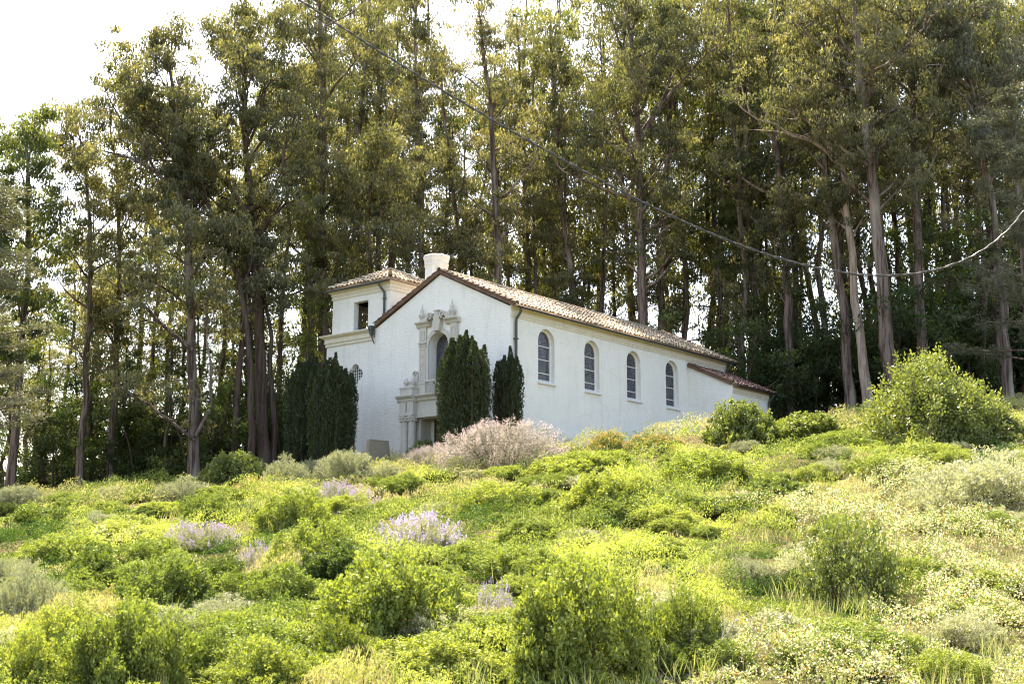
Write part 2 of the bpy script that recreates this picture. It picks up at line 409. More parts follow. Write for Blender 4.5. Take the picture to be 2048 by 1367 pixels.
# roof tiles
rnd = random.Random(3)
def barrel(mb, p, q, side, nrm, r0, r1, tint, n=6, thick=True):
    """half round tile from p (upper) to q (lower end, raised lip)"""
    p = Vector(p); q = Vector(q); side = Vector(side); nrm = Vector(nrm); pts = []
    for c, r in ((p, r0), (q, r1)):
        for i in range(n + 1):
            a = PI * i / n; pts.append(c + side * (r * math.cos(a)) + nrm * (r * .85 * math.sin(a)))
    for i in range(n + 1):
        a = PI * i / n; pts.append(q + side * ((r1 - .018) * math.cos(a)) + nrm * ((r1 - .018) * .85 * math.sin(a)))
    fs = [(i, i + 1, n + 2 + i, n + 1 + i) for i in range(n)] + [(n + 1 + i, n + 2 + i, 2 * n + 3 + i, 2 * n + 2 + i) for i in range(n)]
    mb.poly(pts, fs, tint, False)
def tiled_plane(name, matn, parent, org, along, down, nrm, width, length, keep=None, pitch=.265, course=.38, base=True, tlo=0., thi=1.):
    """org: upper corner; along: along the ridge; down: down the slope"""
    org = Vector(org); along = Vector(along).normalized(); down = Vector(down).normalized(); nrm = Vector(nrm).normalized()
    mb = MB(); nc = int(width / pitch); nr = int(math.ceil(length / course))
    for i in range(nc + 1):
        a = min(i * pitch + .13, width - .05)
        for j in range(nr):
            t0 = length - (j + 1) * course; t1 = length - j * course
            t0 = max(t0, 0) - .05
            c0 = a + rnd.uniform(-.02, .02); c1 = a + rnd.uniform(-.03, .03)
            if keep and not keep(a, (t0 + t1) / 2): continue
            l0 = rnd.uniform(0, .012)
            barrel(mb, org + along * c0 + down * t0 + nrm * .012, org + along * c1 + down * (t1 + rnd.uniform(-.05, .05)) + nrm * (.045 + l0 * 2), along, nrm, .085, .108,
                   min(1, max(0, rnd.gauss((tlo + thi) / 2, (thi - tlo) / 3.2))))
    if base:
        n = 40
        for i in range(n):
            for j in range(6):
                a0, a1 = width * i / n, width * (i + 1) / n; d0, d1 = length * j / 6, length * (j + 1) / 6
                if keep and not keep((a0 + a1) / 2, (d0 + d1) / 2): continue
                pts = [org + along * a_ + down * d_ for a_, d_ in ((a0, d0), (a0, d1), (a1, d1), (a1, d0))]
                pts += [p_ - nrm * .07 for p_ in pts]
                mb.poly(pts, [(0, 1, 2, 3), (4, 7, 6, 5), (0, 4, 5, 1), (2, 6, 7, 3), (1, 5, 6, 2), (0, 3, 7, 4)], .15)
    return mb.build(name, M[matn], parent)
SL = .482
cosS = 1 / math.sqrt(1 + SL * SL); sinS = SL * cosS
def roofz(y): return 4.86 + SL * (y if y <= W / 2 else W - y)
RL = (W / 2 + .34) / cosS
roof = tiled_plane('nave_roof', 'tile', chapel, (-.06, W / 2, roofz(W / 2)), (1, 0, 0), (0, -cosS, -sinS), (0, -sinS, cosS), NL + .62, RL, tlo=.3, thi=1.)
TX0, TX1, TY0, TY1 = .33, 4.9, 7.93, 11.99             # upper tower
def keepL(a, d):
    x = a - .06; y = W / 2 + d * cosS
    return not (TX0 - .0 < x < TX1 and y > TY0 - .02) and not (x < TX1 and y > W + .02)
tiled_plane('nave_roof', 'tile', chapel, (-.06, W / 2, roofz(W / 2)), (1, 0, 0), (0, cosS, -sinS), (0, sinS, cosS), NL + .62, RL, keepL, tlo=.3, thi=1.)
# ridge tiles
m = MB()
x = -.14
while x < NL + .5:
    barrel(m, (x + .42, W / 2, roofz(W / 2) + .05), (x, W / 2, roofz(W / 2) + .075), (0, 1, 0), (0, 0, 1), .12, .14, rnd.uniform(.2, 1)); x += .38
m.build('ridge_tiles', M['tile'], roof)
# rake tiles over the gable edge
def rake(parent, p_top, dirv, length, matn='rake', xoff=-.10, out=(-1, 0, 0)):
    m = MB(); dv = Vector(dirv).normalized(); out = Vector(out); nr = dv.cross(out); nr = nr if nr.z > 0 else -nr
    k = int(length / .36)
    for j in range(k):
        t0 = j * .36; p = Vector(p_top) + dv * t0
        s = .10 + rnd.uniform(-.01, .01)
        barrel(m, p + nr * .05, p + dv * .43 + nr * (.085), out, nr, .10, .125, rnd.random())
        # bedded tile edges under the barrel
        a = p - nr * .10; b = p + dv * .36 - nr * (.09 + rnd.uniform(0, .02))
        q = [a + out * .105, b + out * .115, b + out * .115 + nr * .14, a + out * .105 + nr * .14]
        q += [v_ - out * .19 for v_ in q]
        m.poly(q, [(0, 1, 2, 3), (4, 7, 6, 5), (0, 4, 5, 1), (3, 2, 6, 7), (1, 5, 6, 2), (0, 3, 7, 4)], rnd.uniform(0, .7))
    return m.build('rake_tiles', M[matn], parent)
rake(roof, (-.02, W / 2 - .02, roofz(W / 2) + .0), (0, -cosS, -sinS), RL + .02)
rake(roof, (-.02, W / 2 + .02, roofz(W / 2) + .0), (0, cosS, -sinS), RL - .25)
rake(roof, (NL + .5, W / 2, roofz(W / 2)), (0, -cosS, -sinS), RL, out=(1, 0, 0))

# gutters and downspouts
def gutter(p0, p1, parent, r=.075):
    m = MB(); p0 = Vector(p0); p1 = Vector(p1); d = (p1 - p0).normalized(); s = Vector((d.y, -d.x, 0)); pts = []
    n = 6
    for c in (p0, p1):
        for rr in (r, r - .012):
            for i in range(n + 1):
                a = PI * i / n; pts.append(c + s * (rr * math.cos(a)) - Vector((0, 0, 1)) * rr * math.sin(a))
    k = n + 1
    fs = [(i, i + 1, 2 * k + i + 1, 2 * k + i) for i in range(n)] + [(k + i, 3 * k + i, 3 * k + i + 1, k + i + 1) for i in range(n)]
    fs += [tuple(list(range(0, k)) + list(range(2 * k - 1, k - 1, -1)))] + [tuple(list(range(2 * k, 3 * k)) + list(range(4 * k - 1, 3 * k - 1, -1)))]
    fs += [(0, 2 * k, 3 * k, k), (k - 1, 2 * k - 1, 4 * k - 1, 3 * k - 1)]
    m.poly(pts, fs, .5, True)
    return m.build('gutter', M['gutter'], parent)
gutter((.02, -.37, 4.66), (NL + .45, -.37, 4.66), chapel)
m = MB(); m.tube([(.30, -.37, 4.6), (.30, -.37, 4.44), (.30, -.12, 4.14), (.30, -.10, 4.0), (.30, -.10, BASE + .4)], .062); 
for zz in (3.2, 1.4, -.4): m.box(.21, .39, -.18, -.002, zz, zz + .05)
m.build('downspout', M['gutter'], chapel)
m = MB(); m.tube([(NL + .02, -.37, 4.6), (NL - .05, -.37, 4.45), (NL - .1, -.12, 4.2), (NL - .1, -.1, 3.3)], .07); m.build('downspout', M['gutter'], chapel)

# ---- bell tower
tower = MB()
TB = .10
q = []                                                 # quatrefoil outline
qc, qz, ql = 10.0, 2.58, .27
for k, (dy, dz) in enumerate(((0, 1), (-1, 0), (0, -1), (1, 0))):
    a0 = math.atan2(dz, dy)
    for a in np.linspace(-PI / 2, PI / 2, 8): q.append((qc + dy * .27 + ql * math.cos(a0 + a), qz + dz * .27 + ql * math.sin(a0 + a)))
    dy2, dz2 = ((-1, 1), (-1, -1), (1, -1), (1, 1))[k]
    q.append((qc + dy2 * .33, qz + dz2 * .33))
# keep the outline simple: sort by angle
q = sorted(q, key=lambda p: math.atan2(p[1] - qz, p[0] - qc))
BY1 = 12.10
sheet(tower, [(W + .002, BASE), (BY1, BASE), (BY1, 4.3), (W + .002, 4.3)], [q], lambda a, b, d: (TB + d, a, b), .3)
tower.poly([(TB, BY1, BASE), (4.9, BY1, BASE), (4.9, BY1, 4.3), (TB, BY1, 4.3)], [(0, 1, 2, 3)])
tower.poly([(4.9, W, BASE), (4.9, BY1, BASE), (4.9, BY1, 4.3), (4.9, W, 4.3)], [(0, 1, 2, 3)])
# upper stage, four open sides, hollow
def wall_with_opening(mb, mapf, a0, a1, z0, z1, op, th):
    sheet(mb, [(a0, z0), (a1, z0), (a1, z1), (a0, z1)], [op] if op else [], mapf, th)
    if op: sheet(mb, [(a0, z0), (a1, z0), (a1, z1), (a0, z1)], [op], lambda a, b, d: mapf(a, b, th), None)
Z0, Z1 = 4.1, 7.06
opf = [(9.42, 4.74), (10.44, 4.74), (10.44, 6.33), (9.42, 6.33)]
wall_with_opening(tower, lambda a, b, d: (TX0 + d, a, b), TY0, TY1, Z0, Z1, opf, .32)
wall_with_opening(tower, lambda a, b, d: (TX1 - d, a, b), TY0, TY1, Z0, Z1, [(a + .0, b) for a, b in opf], .32)
opl = [(2.1, 4.74), (3.2, 4.74), (3.2, 6.29), (2.1, 6.29)]
wall_with_opening(tower, lambda a, b, d: (a, TY1 - d, b), TX0, TX1, Z0, Z1, opl, .32)
wall_with_opening(tower, lambda a, b, d: (a, TY0 + d, b), TX0, TX1, Z0, Z1, None, .32)
tw = tower.build('bell_tower', M['stucco'], chapel)
m = MB(); m.box(TX0 + .33, TX1 - .33, TY0 + .33, TY1 - .33, 4.55, 4.66); m.box(TX0 + .33, TX1 - .33, TY0 + .33, TY1 - .33, 6.6, 6.7)
m.box(2.2, 2.5, 9.5, 9.8, 4.66, 6.6); m.build('belfry_floor', M['dark'], tw)
m = MB(); m.poly([(TB + .26, a, b) for a, b in q], [tuple(range(len(q)))])
qp = m.build('quatrefoil_window', M['glass'], tw)
m = MB()
for a in np.arange(-.45, .46, .15): m.box(TB + .235, TB + .25, qc + a - .011, qc + a + .011, qz - .5, qz + .5); m.box(TB + .238, TB + .253, qc - .5, qc + .5, qz + a - .011, qz + a + .011)
m.build('window_grille', M['frame'], qp)
def ring_cornice(name, x0, x1, y0, y1, prof, mat, parent, sides='FLRB'):
    """profile (out, z) swept round a rectangle with mitred corners"""
    m = MB(); k = len(prof); pts = []
    for (cx, sx), (cy, sy) in (((x0, -1), (y0, -1)), ((x1, 1), (y0, -1)), ((x1, 1), (y1, 1)), ((x0, -1), (y1, 1))):
        for o, z in prof: pts.append((cx + sx * o, cy + sy * o, z))
    fs = []
    for c in range(4):
        n2 = (c + 1) % 4
        for i in range(k - 1): fs.append((c * k + i, n2 * k + i, n2 * k + i + 1, c * k + i + 1))
    m.poly(pts, fs); return m.build(name, mat, parent)
# ledge over the tower base
ring_cornice('ledge', TB, 4.9, W + .30, BY1, [(-.02, 4.16), (.05, 4.16), (.075, 4.21), (.05, 4.24), (.05, 4.30), (.10, 4.33), (.12, 4.38), (.09, 4.41), (.09, 4.56), (.22, 4.62), (.30, 4.68), (.30, 4.735), (-.45, 4.79)], M['trim'], tw)
ring_cornice('tower_cornice', TX0, TX1, TY0, TY1, [(-.02, 6.62), (.045, 6.62), (.06, 6.67), (.035, 6.70), (.035, 6.78), (.07, 6.80), (.07, 6.93), (.14, 6.97), (.20, 7.04), (.2, 7.08), (-.1, 7.12)], M['trim'], tw)
# hipped roof of tiles
cxm, cym = (TX0 + TX1) / 2, (TY0 + TY1) / 2; OV = .30; ZE = 7.13; AP = 8.30
rh = TY1 - TY0 + 2 * OV; hx = (TX1 - TX0) / 2 + OV; hy = (TY1 - TY0) / 2 + OV
RG = hx - hy                                            # half length of the short ridge
def hip_face(parent, org_mid, along, down, nrm, halfw, half_top, ln):
    keep = lambda a, d: abs(a - halfw) < half_top + (halfw - half_top) * (d / ln) + .03
    o = Vector(org_mid) - Vector(along) * halfw
    return tiled_plane('tower_roof_slope', 'tile', parent, o, along, down, nrm, 2 * halfw, ln, keep, tlo=.35, thi=1.)
tr = MB()
e0 = [(cxm - hx, cym - hy, ZE - .04), (cxm + hx, cym - hy, ZE - .04), (cxm + hx, cym + hy, ZE - .04), (cxm - hx, cym + hy, ZE - .04), (cxm - RG, cym, AP - .05), (cxm + RG, cym, AP - .05)]
tr.poly(e0, [(0, 1, 5, 4), (2, 3, 4, 5), (1, 2, 5), (3, 0, 4), (0, 3, 2, 1)], .2)
troof = tr.build('tower_roof', M['tile'], chapel)
rise = AP - ZE
for (mid, al, dn, hw_, ht_) in (((cxm - RG, cym, AP), (0, 1, 0), (-hy, 0, -rise), hy, 0), ((cxm, cym, AP), (1, 0, 0), (0, -hy, -rise), hx, RG), ((cxm, cym, AP), (1, 0, 0), (0, hy, -rise), hx, RG)):
    dnv = Vector(dn); ln = dnv.length; nv = Vector(al).cross(dnv); nv = nv if nv.z > 0 else -nv
    hip_face(troof, mid, al, dnv.normalized(), nv.normalized(), hw_, ht_, ln)
m = MB()
for (ax, ay), (bx, by) in ((((cxm - RG), cym), (cxm - hx, cym - hy)), (((cxm - RG), cym), (cxm - hx, cym + hy)), (((cxm + RG), cym), (cxm + hx, cym - hy))):
    a = Vector((ax, ay, AP + .05)); b = Vector((bx, by, ZE + .06)); d = b - a; L = d.length; d.normalize(); s = d.cross(Vector((0, 0, 1))).normalized(); nn = s.cross(d)
    if nn.z < 0: nn = -nn
    for j in range(int(L / .36)): barrel(m, a + d * (j * .36), a + d * (j * .36 + .42) + nn * .03, s, nn, .09, .12, rnd.uniform(.2, 1))
barrel(m, (cxm + RG + .1, cym, AP + .04), (cxm - RG - .1, cym, AP + .06), (0, 1, 0), (0, 0, 1), .11, .12, .7)
m.build('hip_tiles', M['tile'], troof)
gutter((TX0 - .33, TY1 + .3, 7.06), (TX0 - .33, TY0 - .22, 7.06), chapel)
m = MB(); m.tube([(TX0 - .33, 8.40, 7.0), (TX0 - .33, 8.38, 6.9), (TX0 - .09, 8.24, 6.55), (TX0 - .08, 8.23, 6.4), (TX0 - .08, 8.23, 5.0)], .055)
for zz in (6.2, 5.4): m.box(TX0 - .15, TX0 - .002, 8.14, 8.32, zz, zz + .04)
m.build('downspout', M['gutter'], chapel)
m = MB(); m.box(-.30, -.06, W - .02, W + .22, 4.62, 4.82); m.extr([(0, 0), (.2, 0), (.12, -.28), (.06, -.28)], lambda a, b: (-.28, W - .02 + a, 4.60 + b), lambda a, b: (-.10, W - .02 + a, 4.60 + b))
m.tube([(-.19, W + .09, 4.35), (-.12, W + .03, 4.1), (-.05, W + .01, 3.95)], .03); m.build('rain_head', M['gutter'], chapel)

# ---- octagonal chimney
CX, CY = 2.0, 6.38
m = MB(); A0 = PI / 8
m.lathe([(.60, 4.9), (.60, 7.85), (.64, 7.88), (.64, 7.95), (.58, 7.97)], CX, CY, 8, A0, False)
ch = m.build('chimney', M['stucco'], chapel)
m = MB(); m.lathe([(.58, 7.96), (.60, 8.02), (.64, 8.08), (.66, 8.16), (.66, 8.22), (.70, 8.29), (.70, 8.36), (.56, 8.42), (.38, 8.40)], CX, CY, 8, A0, False)
m.build('chimney_cap', M['stucco'], ch)
m = MB()
for k in range(8):
    a = k * PI / 4
    if k % 2 == 0: continue
    c, s_ = math.cos(a), math.sin(a); r = .60 * math.cos(PI / 8) + .004
    pts = [(CX + c * r - s_ * t_, CY + s_ * r + c * t_, z_) for t_, z_ in ((-.11, 6.2), (.11, 6.2), (.11, 7.78), (-.11, 7.78))]
    m.poly(pts, [(0, 1, 2, 3)])
m.build('chimney_slots', M['trim'], ch)

# ---- annex
AX0, AX1, AY = 15.06, 18.98, -2.64
m = MB()
m.poly([(AX0, 0, BASE), (AX0, AY, BASE), (AX0, AY, 2.74), (AX0, 0, 3.92)], [(0, 1, 2, 3)])
m.poly([(AX1, 0, BASE), (AX1, AY, BASE), (AX1, AY, 2.74), (AX1, 0, 3.92)], [(0, 3, 2, 1)])
m.poly([(AX0, AY, BASE), (AX1, AY, BASE), (AX1, AY, 2.74), (AX0, AY, 2.74)], [(0, 1, 2, 3)])
an = m.build('annex_wall', M['stucco'], chapel)
side_cornice('annex_cornice', AX0, AX1 + .02, AY, 2.80, an)
dn = Vector((0, AY - .28, -(3.98 - 2.74) * (2.92 / 2.64))); ln = dn.length; nv = Vector((0, dn.z, -dn.y)).normalized(); nv = nv if nv.z > 0 else -nv
ar = tiled_plane('annex_roof', 'tile_old', chapel, (AX0 - .05, 0.0, 4.02), (1, 0, 0), dn, nv, AX1 - AX0 + .5, ln, tlo=0, thi=.9)
rake(ar, (AX0 - .02, -.02, 4.02), dn, ln)
gutter((AX0 + .1, AY - .33, 2.68), (AX1 + .4, AY - .33, 2.68), chapel)
m = MB(); m.tube([(AX1 - .02, AY - .33, 2.6), (AX1 - .02, AY - .3, 2.45), (AX1 - .12, AY - .1, 2.2), (AX1 - .12, AY - .09, BASE + .5)], .06); m.build('downspout', M['gutter'], chapel)

# ---- portal of cast stone
ENT = MB()
def block(mb, y0, y1, x, z0, z1): mb.box(-x, -.003, y0, y1, z0, z1)
portal = empty('portal', (0, 0, 0)); portal.parent = chapel
H = 2.12
m = MB()
# entablature: architrave, frieze, cornice; projecting over the columns
for y0, y1, x in ((YC - 1.1, YC + 1.1, .26),):
    block(m, y0, y1, x, .03, .32); block(m, y0, y1, x - .05, .32, .80)
for sgn in (1, -1):
    for c in (1.32, 1.79):
        a, b = sorted((YC + sgn * (c - .20), YC + sgn * (c + .20)))
        block(m, a, b, .53, .25, .78); block(m, a - .03, b + .03, .56, .20, .26)
    a, b = sorted((YC + sgn * 1.1, YC + sgn * 2.0)); block(m, a, b, .24, .03, .8)
def cornice_run(m, y0, y1, x, z, h, out):
    pr = [(0, 0), (x, 0), (x + out * .25, h * .2), (x + out * .35, h * .45), (x + out * .9, h * .75), (x + out, h * .85), (x + out, h), (0, h)]
    m.extr([(a + .003, b) for a, b in pr], lambda a, b: (-a, y0, z + b), lambda a, b: (-a, y1, z + b))
cornice_run(m, YC - 1.08, YC + 1.08, .25, .80, .30, .22)
for sgn in (1, -1):
    a, b = sorted((YC + sgn * 1.08, YC + sgn * 2.14)); cornice_run(m, a, b, .50, .78, .32, .20)
ent = m.build('entablature', M['stone'], portal, .008)
for sgn in (1, -1):
    for c in (1.32, 1.79):
        m = MB(); cx_, cy_ = -.33, YC + sgn * c
        prof = [(.26, BASE + .9), (.26, -2.1), (.25, -2.02), (.22, -1.98), (.235, -1.93), (.19, -1.88)]
        m.lathe(prof, cx_, cy_, 16, 0, False)
        z = -1.88
        for k in range(4):
            m.lathe([(.193, z + .006), (.192, z + .2), (.190, z + .413)], cx_, cy_, 20); m.lathe([(.178, z - .01), (.178, z + .43)], cx_, cy_, 16); z += .42
        m.lathe([(.20, -.205), (.205, -.19), (.2, -.17)], cx_, cy_, 16)
        cl = m.build('column', M['stone'], portal)
        m = MB(); m.lathe([(.185, -.17), (.20, -.10), (.24, 0), (.23, .04), (.27, .12)], cx_, cy_, 16)
        for k in range(10):                             # curled leaves of the capital
            a = k * PI / 5
            for zz, rr in ((-.10, .235), (.03, .262)):
                aa = a + (PI / 10 if zz > 0 else 0)
                m.lathe([(.0, zz - .05), (.035, zz - .03), (.045, zz + .01), (.03, zz + .045), (.0, zz + .05)], cx_ + rr * math.cos(aa), cy_ + rr * math.sin(aa), 6)
        m.box(cx_ - .25, cx_ + .25, cy_ - .23, cy_ + .23, .13, .20)
        m.build('capital', M['stone'], cl)
# door recess lining and door
m = MB()
for sgn in (1, -1):
    a, b = sorted((YC + sgn * 1.2, YC + sgn * 1.05)); m.box(-.06, .80, a, b, BASE, .03)
    a, b = sorted((YC + sgn * 1.05, YC + sgn * .86)); m.box(.66, .8, a, b, BASE, .03)
m.box(-.04, .8, YC - 1.2, YC + 1.2, -.02, .028)
m.build('door_surround', M['stone'], portal, .006)
m = MB(); m.box(.70, .79, YC - .86, YC - .01, BASE + .8, -.021); m.box(.70, .79, YC + .01, YC + .86, BASE + .8, -.021)
for s_ in (-1, 1):
    for zz in (-1.9, -1.0): m.box(.675, .70, YC + s_ * .435 - .28, YC + s_ * .435 + .28, zz, zz + .75)
m.build('door', M['door'], portal)
# upper stage
m = MB()
for sgn in (1, -1):
    a, b = sorted((YC + sgn * .72, YC + sgn * 1.22)); block(m, a, b, .16, 1.1, 1.66); block(m, a - .03, b + .03, .19, 1.62, 1.70)
    a2, b2 = sorted((YC + sgn * .76, YC + sgn * 1.18)); block(m, a2, b2, .10, 1.70, 4.32)
    a3, b3 = sorted((YC + sgn * 1.12, YC + sgn * 1.24)); block(m, a3, b3, .05, 1.70, 4.30)
    c = (a2 + b2) / 2
    z = 1.78
    for hh in (.4, .4, .4, .4):                          # carved panels
        m.box(-.125, -.10, c - .13, c - .10, z, z + hh - .06); m.box(-.125, -.10, c + .10, c + .13, z, z + hh - .06)
        m.box(-.125, -.10, c - .10, c + .10, z, z + .03); m.box(-.125, -.10, c - .10, c + .10, z + hh - .09, z + hh - .06)
        m.lathe([(.0, z + .1), (.03, z + .12), (.045, z + .17), (.03, z + .22), (0, z + .24)], -.10, c, 8); z += hh
    m.box(-.14, -.10, a2 - .02, b2 + .02, 3.42, 3.48); m.box(-.155, -.10, a2 - .03, b2 + .03, 3.56, 3.62)
    m.box(-.13, -.10, c - .13, c - .09, 3.72, 4.15); m.box(-.13, -.10, c + .09, c + .13, 3.72, 4.15); m.box(-.13, -.10, c - .09, c + .09, 3.72, 3.76); m.box(-.13, -.10, c - .09, c + .09, 4.11, 4.15)
    for k in range(3): m.lathe([(0, 3.47), (.05, 3.49), (.06, 3.54), (0, 3.58)], -.11, c - .13 + .13 * k, 8)
    a4, b4 = sorted((YC + sgn * .50, YC + sgn * 1.34)); cornice_run(m, a4, b4, .10, 4.32, .26, .20)
# arch moulding and spandrel
ao = arch(YC, .80, 1.66, 4.22); ai = arch(YC, .62, 1.66, 4.0); k = len(ao)
m.poly([(-.07, a, b) for a, b in ao] + [(-.07, a, b) for a, b in ai] + [(.0, a, b) for a, b in ai], [(j, (j + 1) % k, k + (j + 1) % k, k + j) for j in range(1, k)] + [(k + j, k + (j + 1) % k, 2 * k + (j + 1) % k, 2 * k + j) for j in range(1, k)])
for j in range(2, k):                                    # bead course round the arch
    p0 = ai[j]; p1 = ai[(j + 1) % k]
    nseg = max(1, int(math.dist(p0, p1) / .09))
    for t in range(nseg):
        f_ = t / nseg; yy = (p0[0] + (p1[0] - p0[0]) * f_ - YC) * 1.06 + YC; zz = p0[1] + (p1[1] - p0[1]) * f_
        m.lathe([(0, zz - .025), (.028, zz), (0, zz + .025)], -.075, yy, 6)
m.build('pilaster_frame', M['stone'], portal, .005)
m = MB(); a_ = arch(YC, .64, 1.13, 4.02); m.poly([(.5, p, q_) for p, q_ in a_], [tuple(range(len(a_)))]); m.build('niche_window', M['glass'], portal)
# broken pediment scrolls, keystone
m = MB()
def scroll(m, yc_, zc_, r, sgn, x=.28, turns=1.15, w_=.09):
    pts = []
    n = 22
    for i in range(n):
        t = i / (n - 1); a = -PI / 2 + sgn * 0 + t * turns * 2 * PI; rr = r * (1 - .72 * t)
        pts.append((yc_ + sgn * rr * math.cos(a), zc_ + rr * math.sin(a)))
    for i in range(n - 1):
        (a0, b0), (a1, b1) = pts[i], pts[i + 1]
        d = Vector((a1 - a0, b1 - b0)); d.normalize(); o = Vector((-d.y, d.x)) * .035
        m.extr([(a0 - o.x, b0 - o.y), (a1 - o.x, b1 - o.y), (a1 + o.x, b1 + o.y), (a0 + o.x, b0 + o.y)], lambda a, b: (-x, a, b), lambda a, b: (-.003, a, b))
for sgn in (1, -1):
    pr = [(.62, 4.58), (1.02, 4.58), (.70, 4.78), (.50, 4.90), (.38, 4.92), (.36, 4.80), (.50, 4.74)]
    m.extr([(YC + sgn * a, b) for a, b in pr], lambda a, b: (-.26, a, b), lambda a, b: (-.003, a, b))
    scroll(m, YC + sgn * .42, 4.80, .17, -sgn, .31)
pr = [(-.15, 4.05), (.15, 4.05), (.24, 4.5), (.18, 4.62), (.22, 4.72), (.12, 4.80), (.12, 5.0), (-.12, 5.0), (-.12, 4.80), (-.22, 4.72), (-.18, 4.62), (-.24, 4.5)]
m.extr([(YC + a, b) for a, b in pr], lambda a, b: (-.24, a, b), lambda a, b: (-.003, a, b))
m.box(-.27, -.003, YC - .17, YC + .17, 4.98, 5.04)
m.build('broken_pediment', M['stone'], portal, .006)
# urns
def urn(y, x, z, s, tall=False):
    m = MB()
    pr = [(.15, 0), (.15, .06), (.07, .09), (.06, .14), (.13, .20), (.17, .32), (.155, .40), (.10, .46), (.11, .48), (.05, .54), (.03, .62)]
    if tall: pr = [(.13, 0), (.13, .06), (.06, .10), (.12, .17), (.15, .30), (.12, .42), (.07, .46), (.10, .52), (.10, .60), (.04, .64), (.06, .70), (.03, .78), (.02, .92)]
    m.lathe([(a * s, z + b * s) for a, b in pr], -x, y, 12)
    for k in range(8):
        a = k * PI / 4; r = .155 * s
        m.lathe([(0, z + .18 * s), (.022, z + .26 * s), (.026, z + .33 * s), (0, z + .42 * s)], -x + r * math.cos(a), y + r * math.sin(a), 5)
    return m.build('urn', M['stone'], portal)
for sgn in (1, -1):
    for c in (1.32, 1.72):
        y = YC + sgn * c; m = MB(); m.box(-.60, -.12, y - .2, y + .2, 1.101, 1.44); m.box(-.63, -.09, y - .23, y + .23, 1.40, 1.48); m.build('pedestal', M['stone'], portal, .008)
        urn(y, .36, 1.48, .80)
    urn(YC + sgn * .95, .18, 4.585, .92, True)
    m = MB(); m.extr([(YC + sgn * a, b) for a, b in ((1.24, 1.45), (1.62, 1.5), (1.50, 1.75), (1.42, 2.05), (1.24, 2.2))], lambda a, b: (-.12, a, b), lambda a, b: (-.003, a, b)); scroll(m, YC + sgn * 1.40, 2.18, .13, sgn, .16); m.build('volute', M['stone'], portal)
# lattice balustrade
m = MB(); y0, y1, z0, z1 = YC - .72, YC + .72, 1.14, 1.70
n = 12; st = (y1 - y0) / n
for k in range(-4, n + 1):
    for sg in (1, -1):
        a = Vector((y0 + k * st, z0)); b = Vector((y0 + (k + 4) * st, z1))
        if sg < 0: a.y, b.y = z1, z0
        pa, pb = a.copy(), b.copy()
        if pa.x < y0: t = (y0 - pa.x) / (pb.x - pa.x); pa = pa.lerp(pb, t)
        if pb.x > y1: t = (y1 - a.x) / (b.x - a.x); pb = a.lerp(b, t)
        if pb.x - pa.x < .02: continue
        d = (pb - pa).normalized(); o = Vector((-d.y, d.x)) * .011
        m.extr([(pa.x - o.x, pa.y - o.y), (pb.x - o.x, pb.y - o.y), (pb.x + o.x, pb.y + o.y), (pa.x + o.x, pa.y + o.y)], lambda a_, b_: (-.15 - .012 * (sg > 0), a_, b_), lambda a_, b_: (-.137 - .012 * (sg > 0), a_, b_))
m.box(-.19, -.11, y0, y1, 1.70, 1.80); m.box(-.18, -.12, y0, y1, 1.10, 1.14)
la = m.build('lattice_rail', M['stone'], portal)
m = MB(); m.box(-.02, -.003, YC - .615, YC + .615, 1.1, 1.16); m.build('lattice_foot', M['dark'], la)

# ---- weathered slab in front of the chapel
def slab():
    b = P(755, 925, 55.5); g = gz(b.x, b.y)
    o = empty('concrete_pillar', (b.x, b.y, g - .2), R(38))
    top = P(750, 881, 55.5).z - g + .2
    m = MB(); w0, w1, n = .64, .50, 9
    m.poly([(-w0, -.15, 0), (w0, -.15, 0), (w0, .15, 0), (-w0, .15, 0), (-w1, -.11, top), (w1, -.11, top), (w1, .11, top), (-w1, .11, top)], [(0, 3, 2, 1), (4, 5, 6, 7), (0, 1, 5, 4), (1, 2, 6, 5), (2, 3, 7, 6), (3, 0, 4, 7)])
    for k in range(n):
        c = -w1 + (k + .5) * 2 * w1 / n
        m.extr([(c - .05, top - .01), (c + .05, top - .01), (c + .035, top + .035), (c - .035, top + .035)], lambda a, b_: (a, -.125, b_), lambda a, b_: (a, .125, b_))
    s = m.build('pillar_body', M['slab'], o, .015)
    tag(o, 'weathered concrete slab with ridged top standing before the chapel', 'concrete slab')
slab()

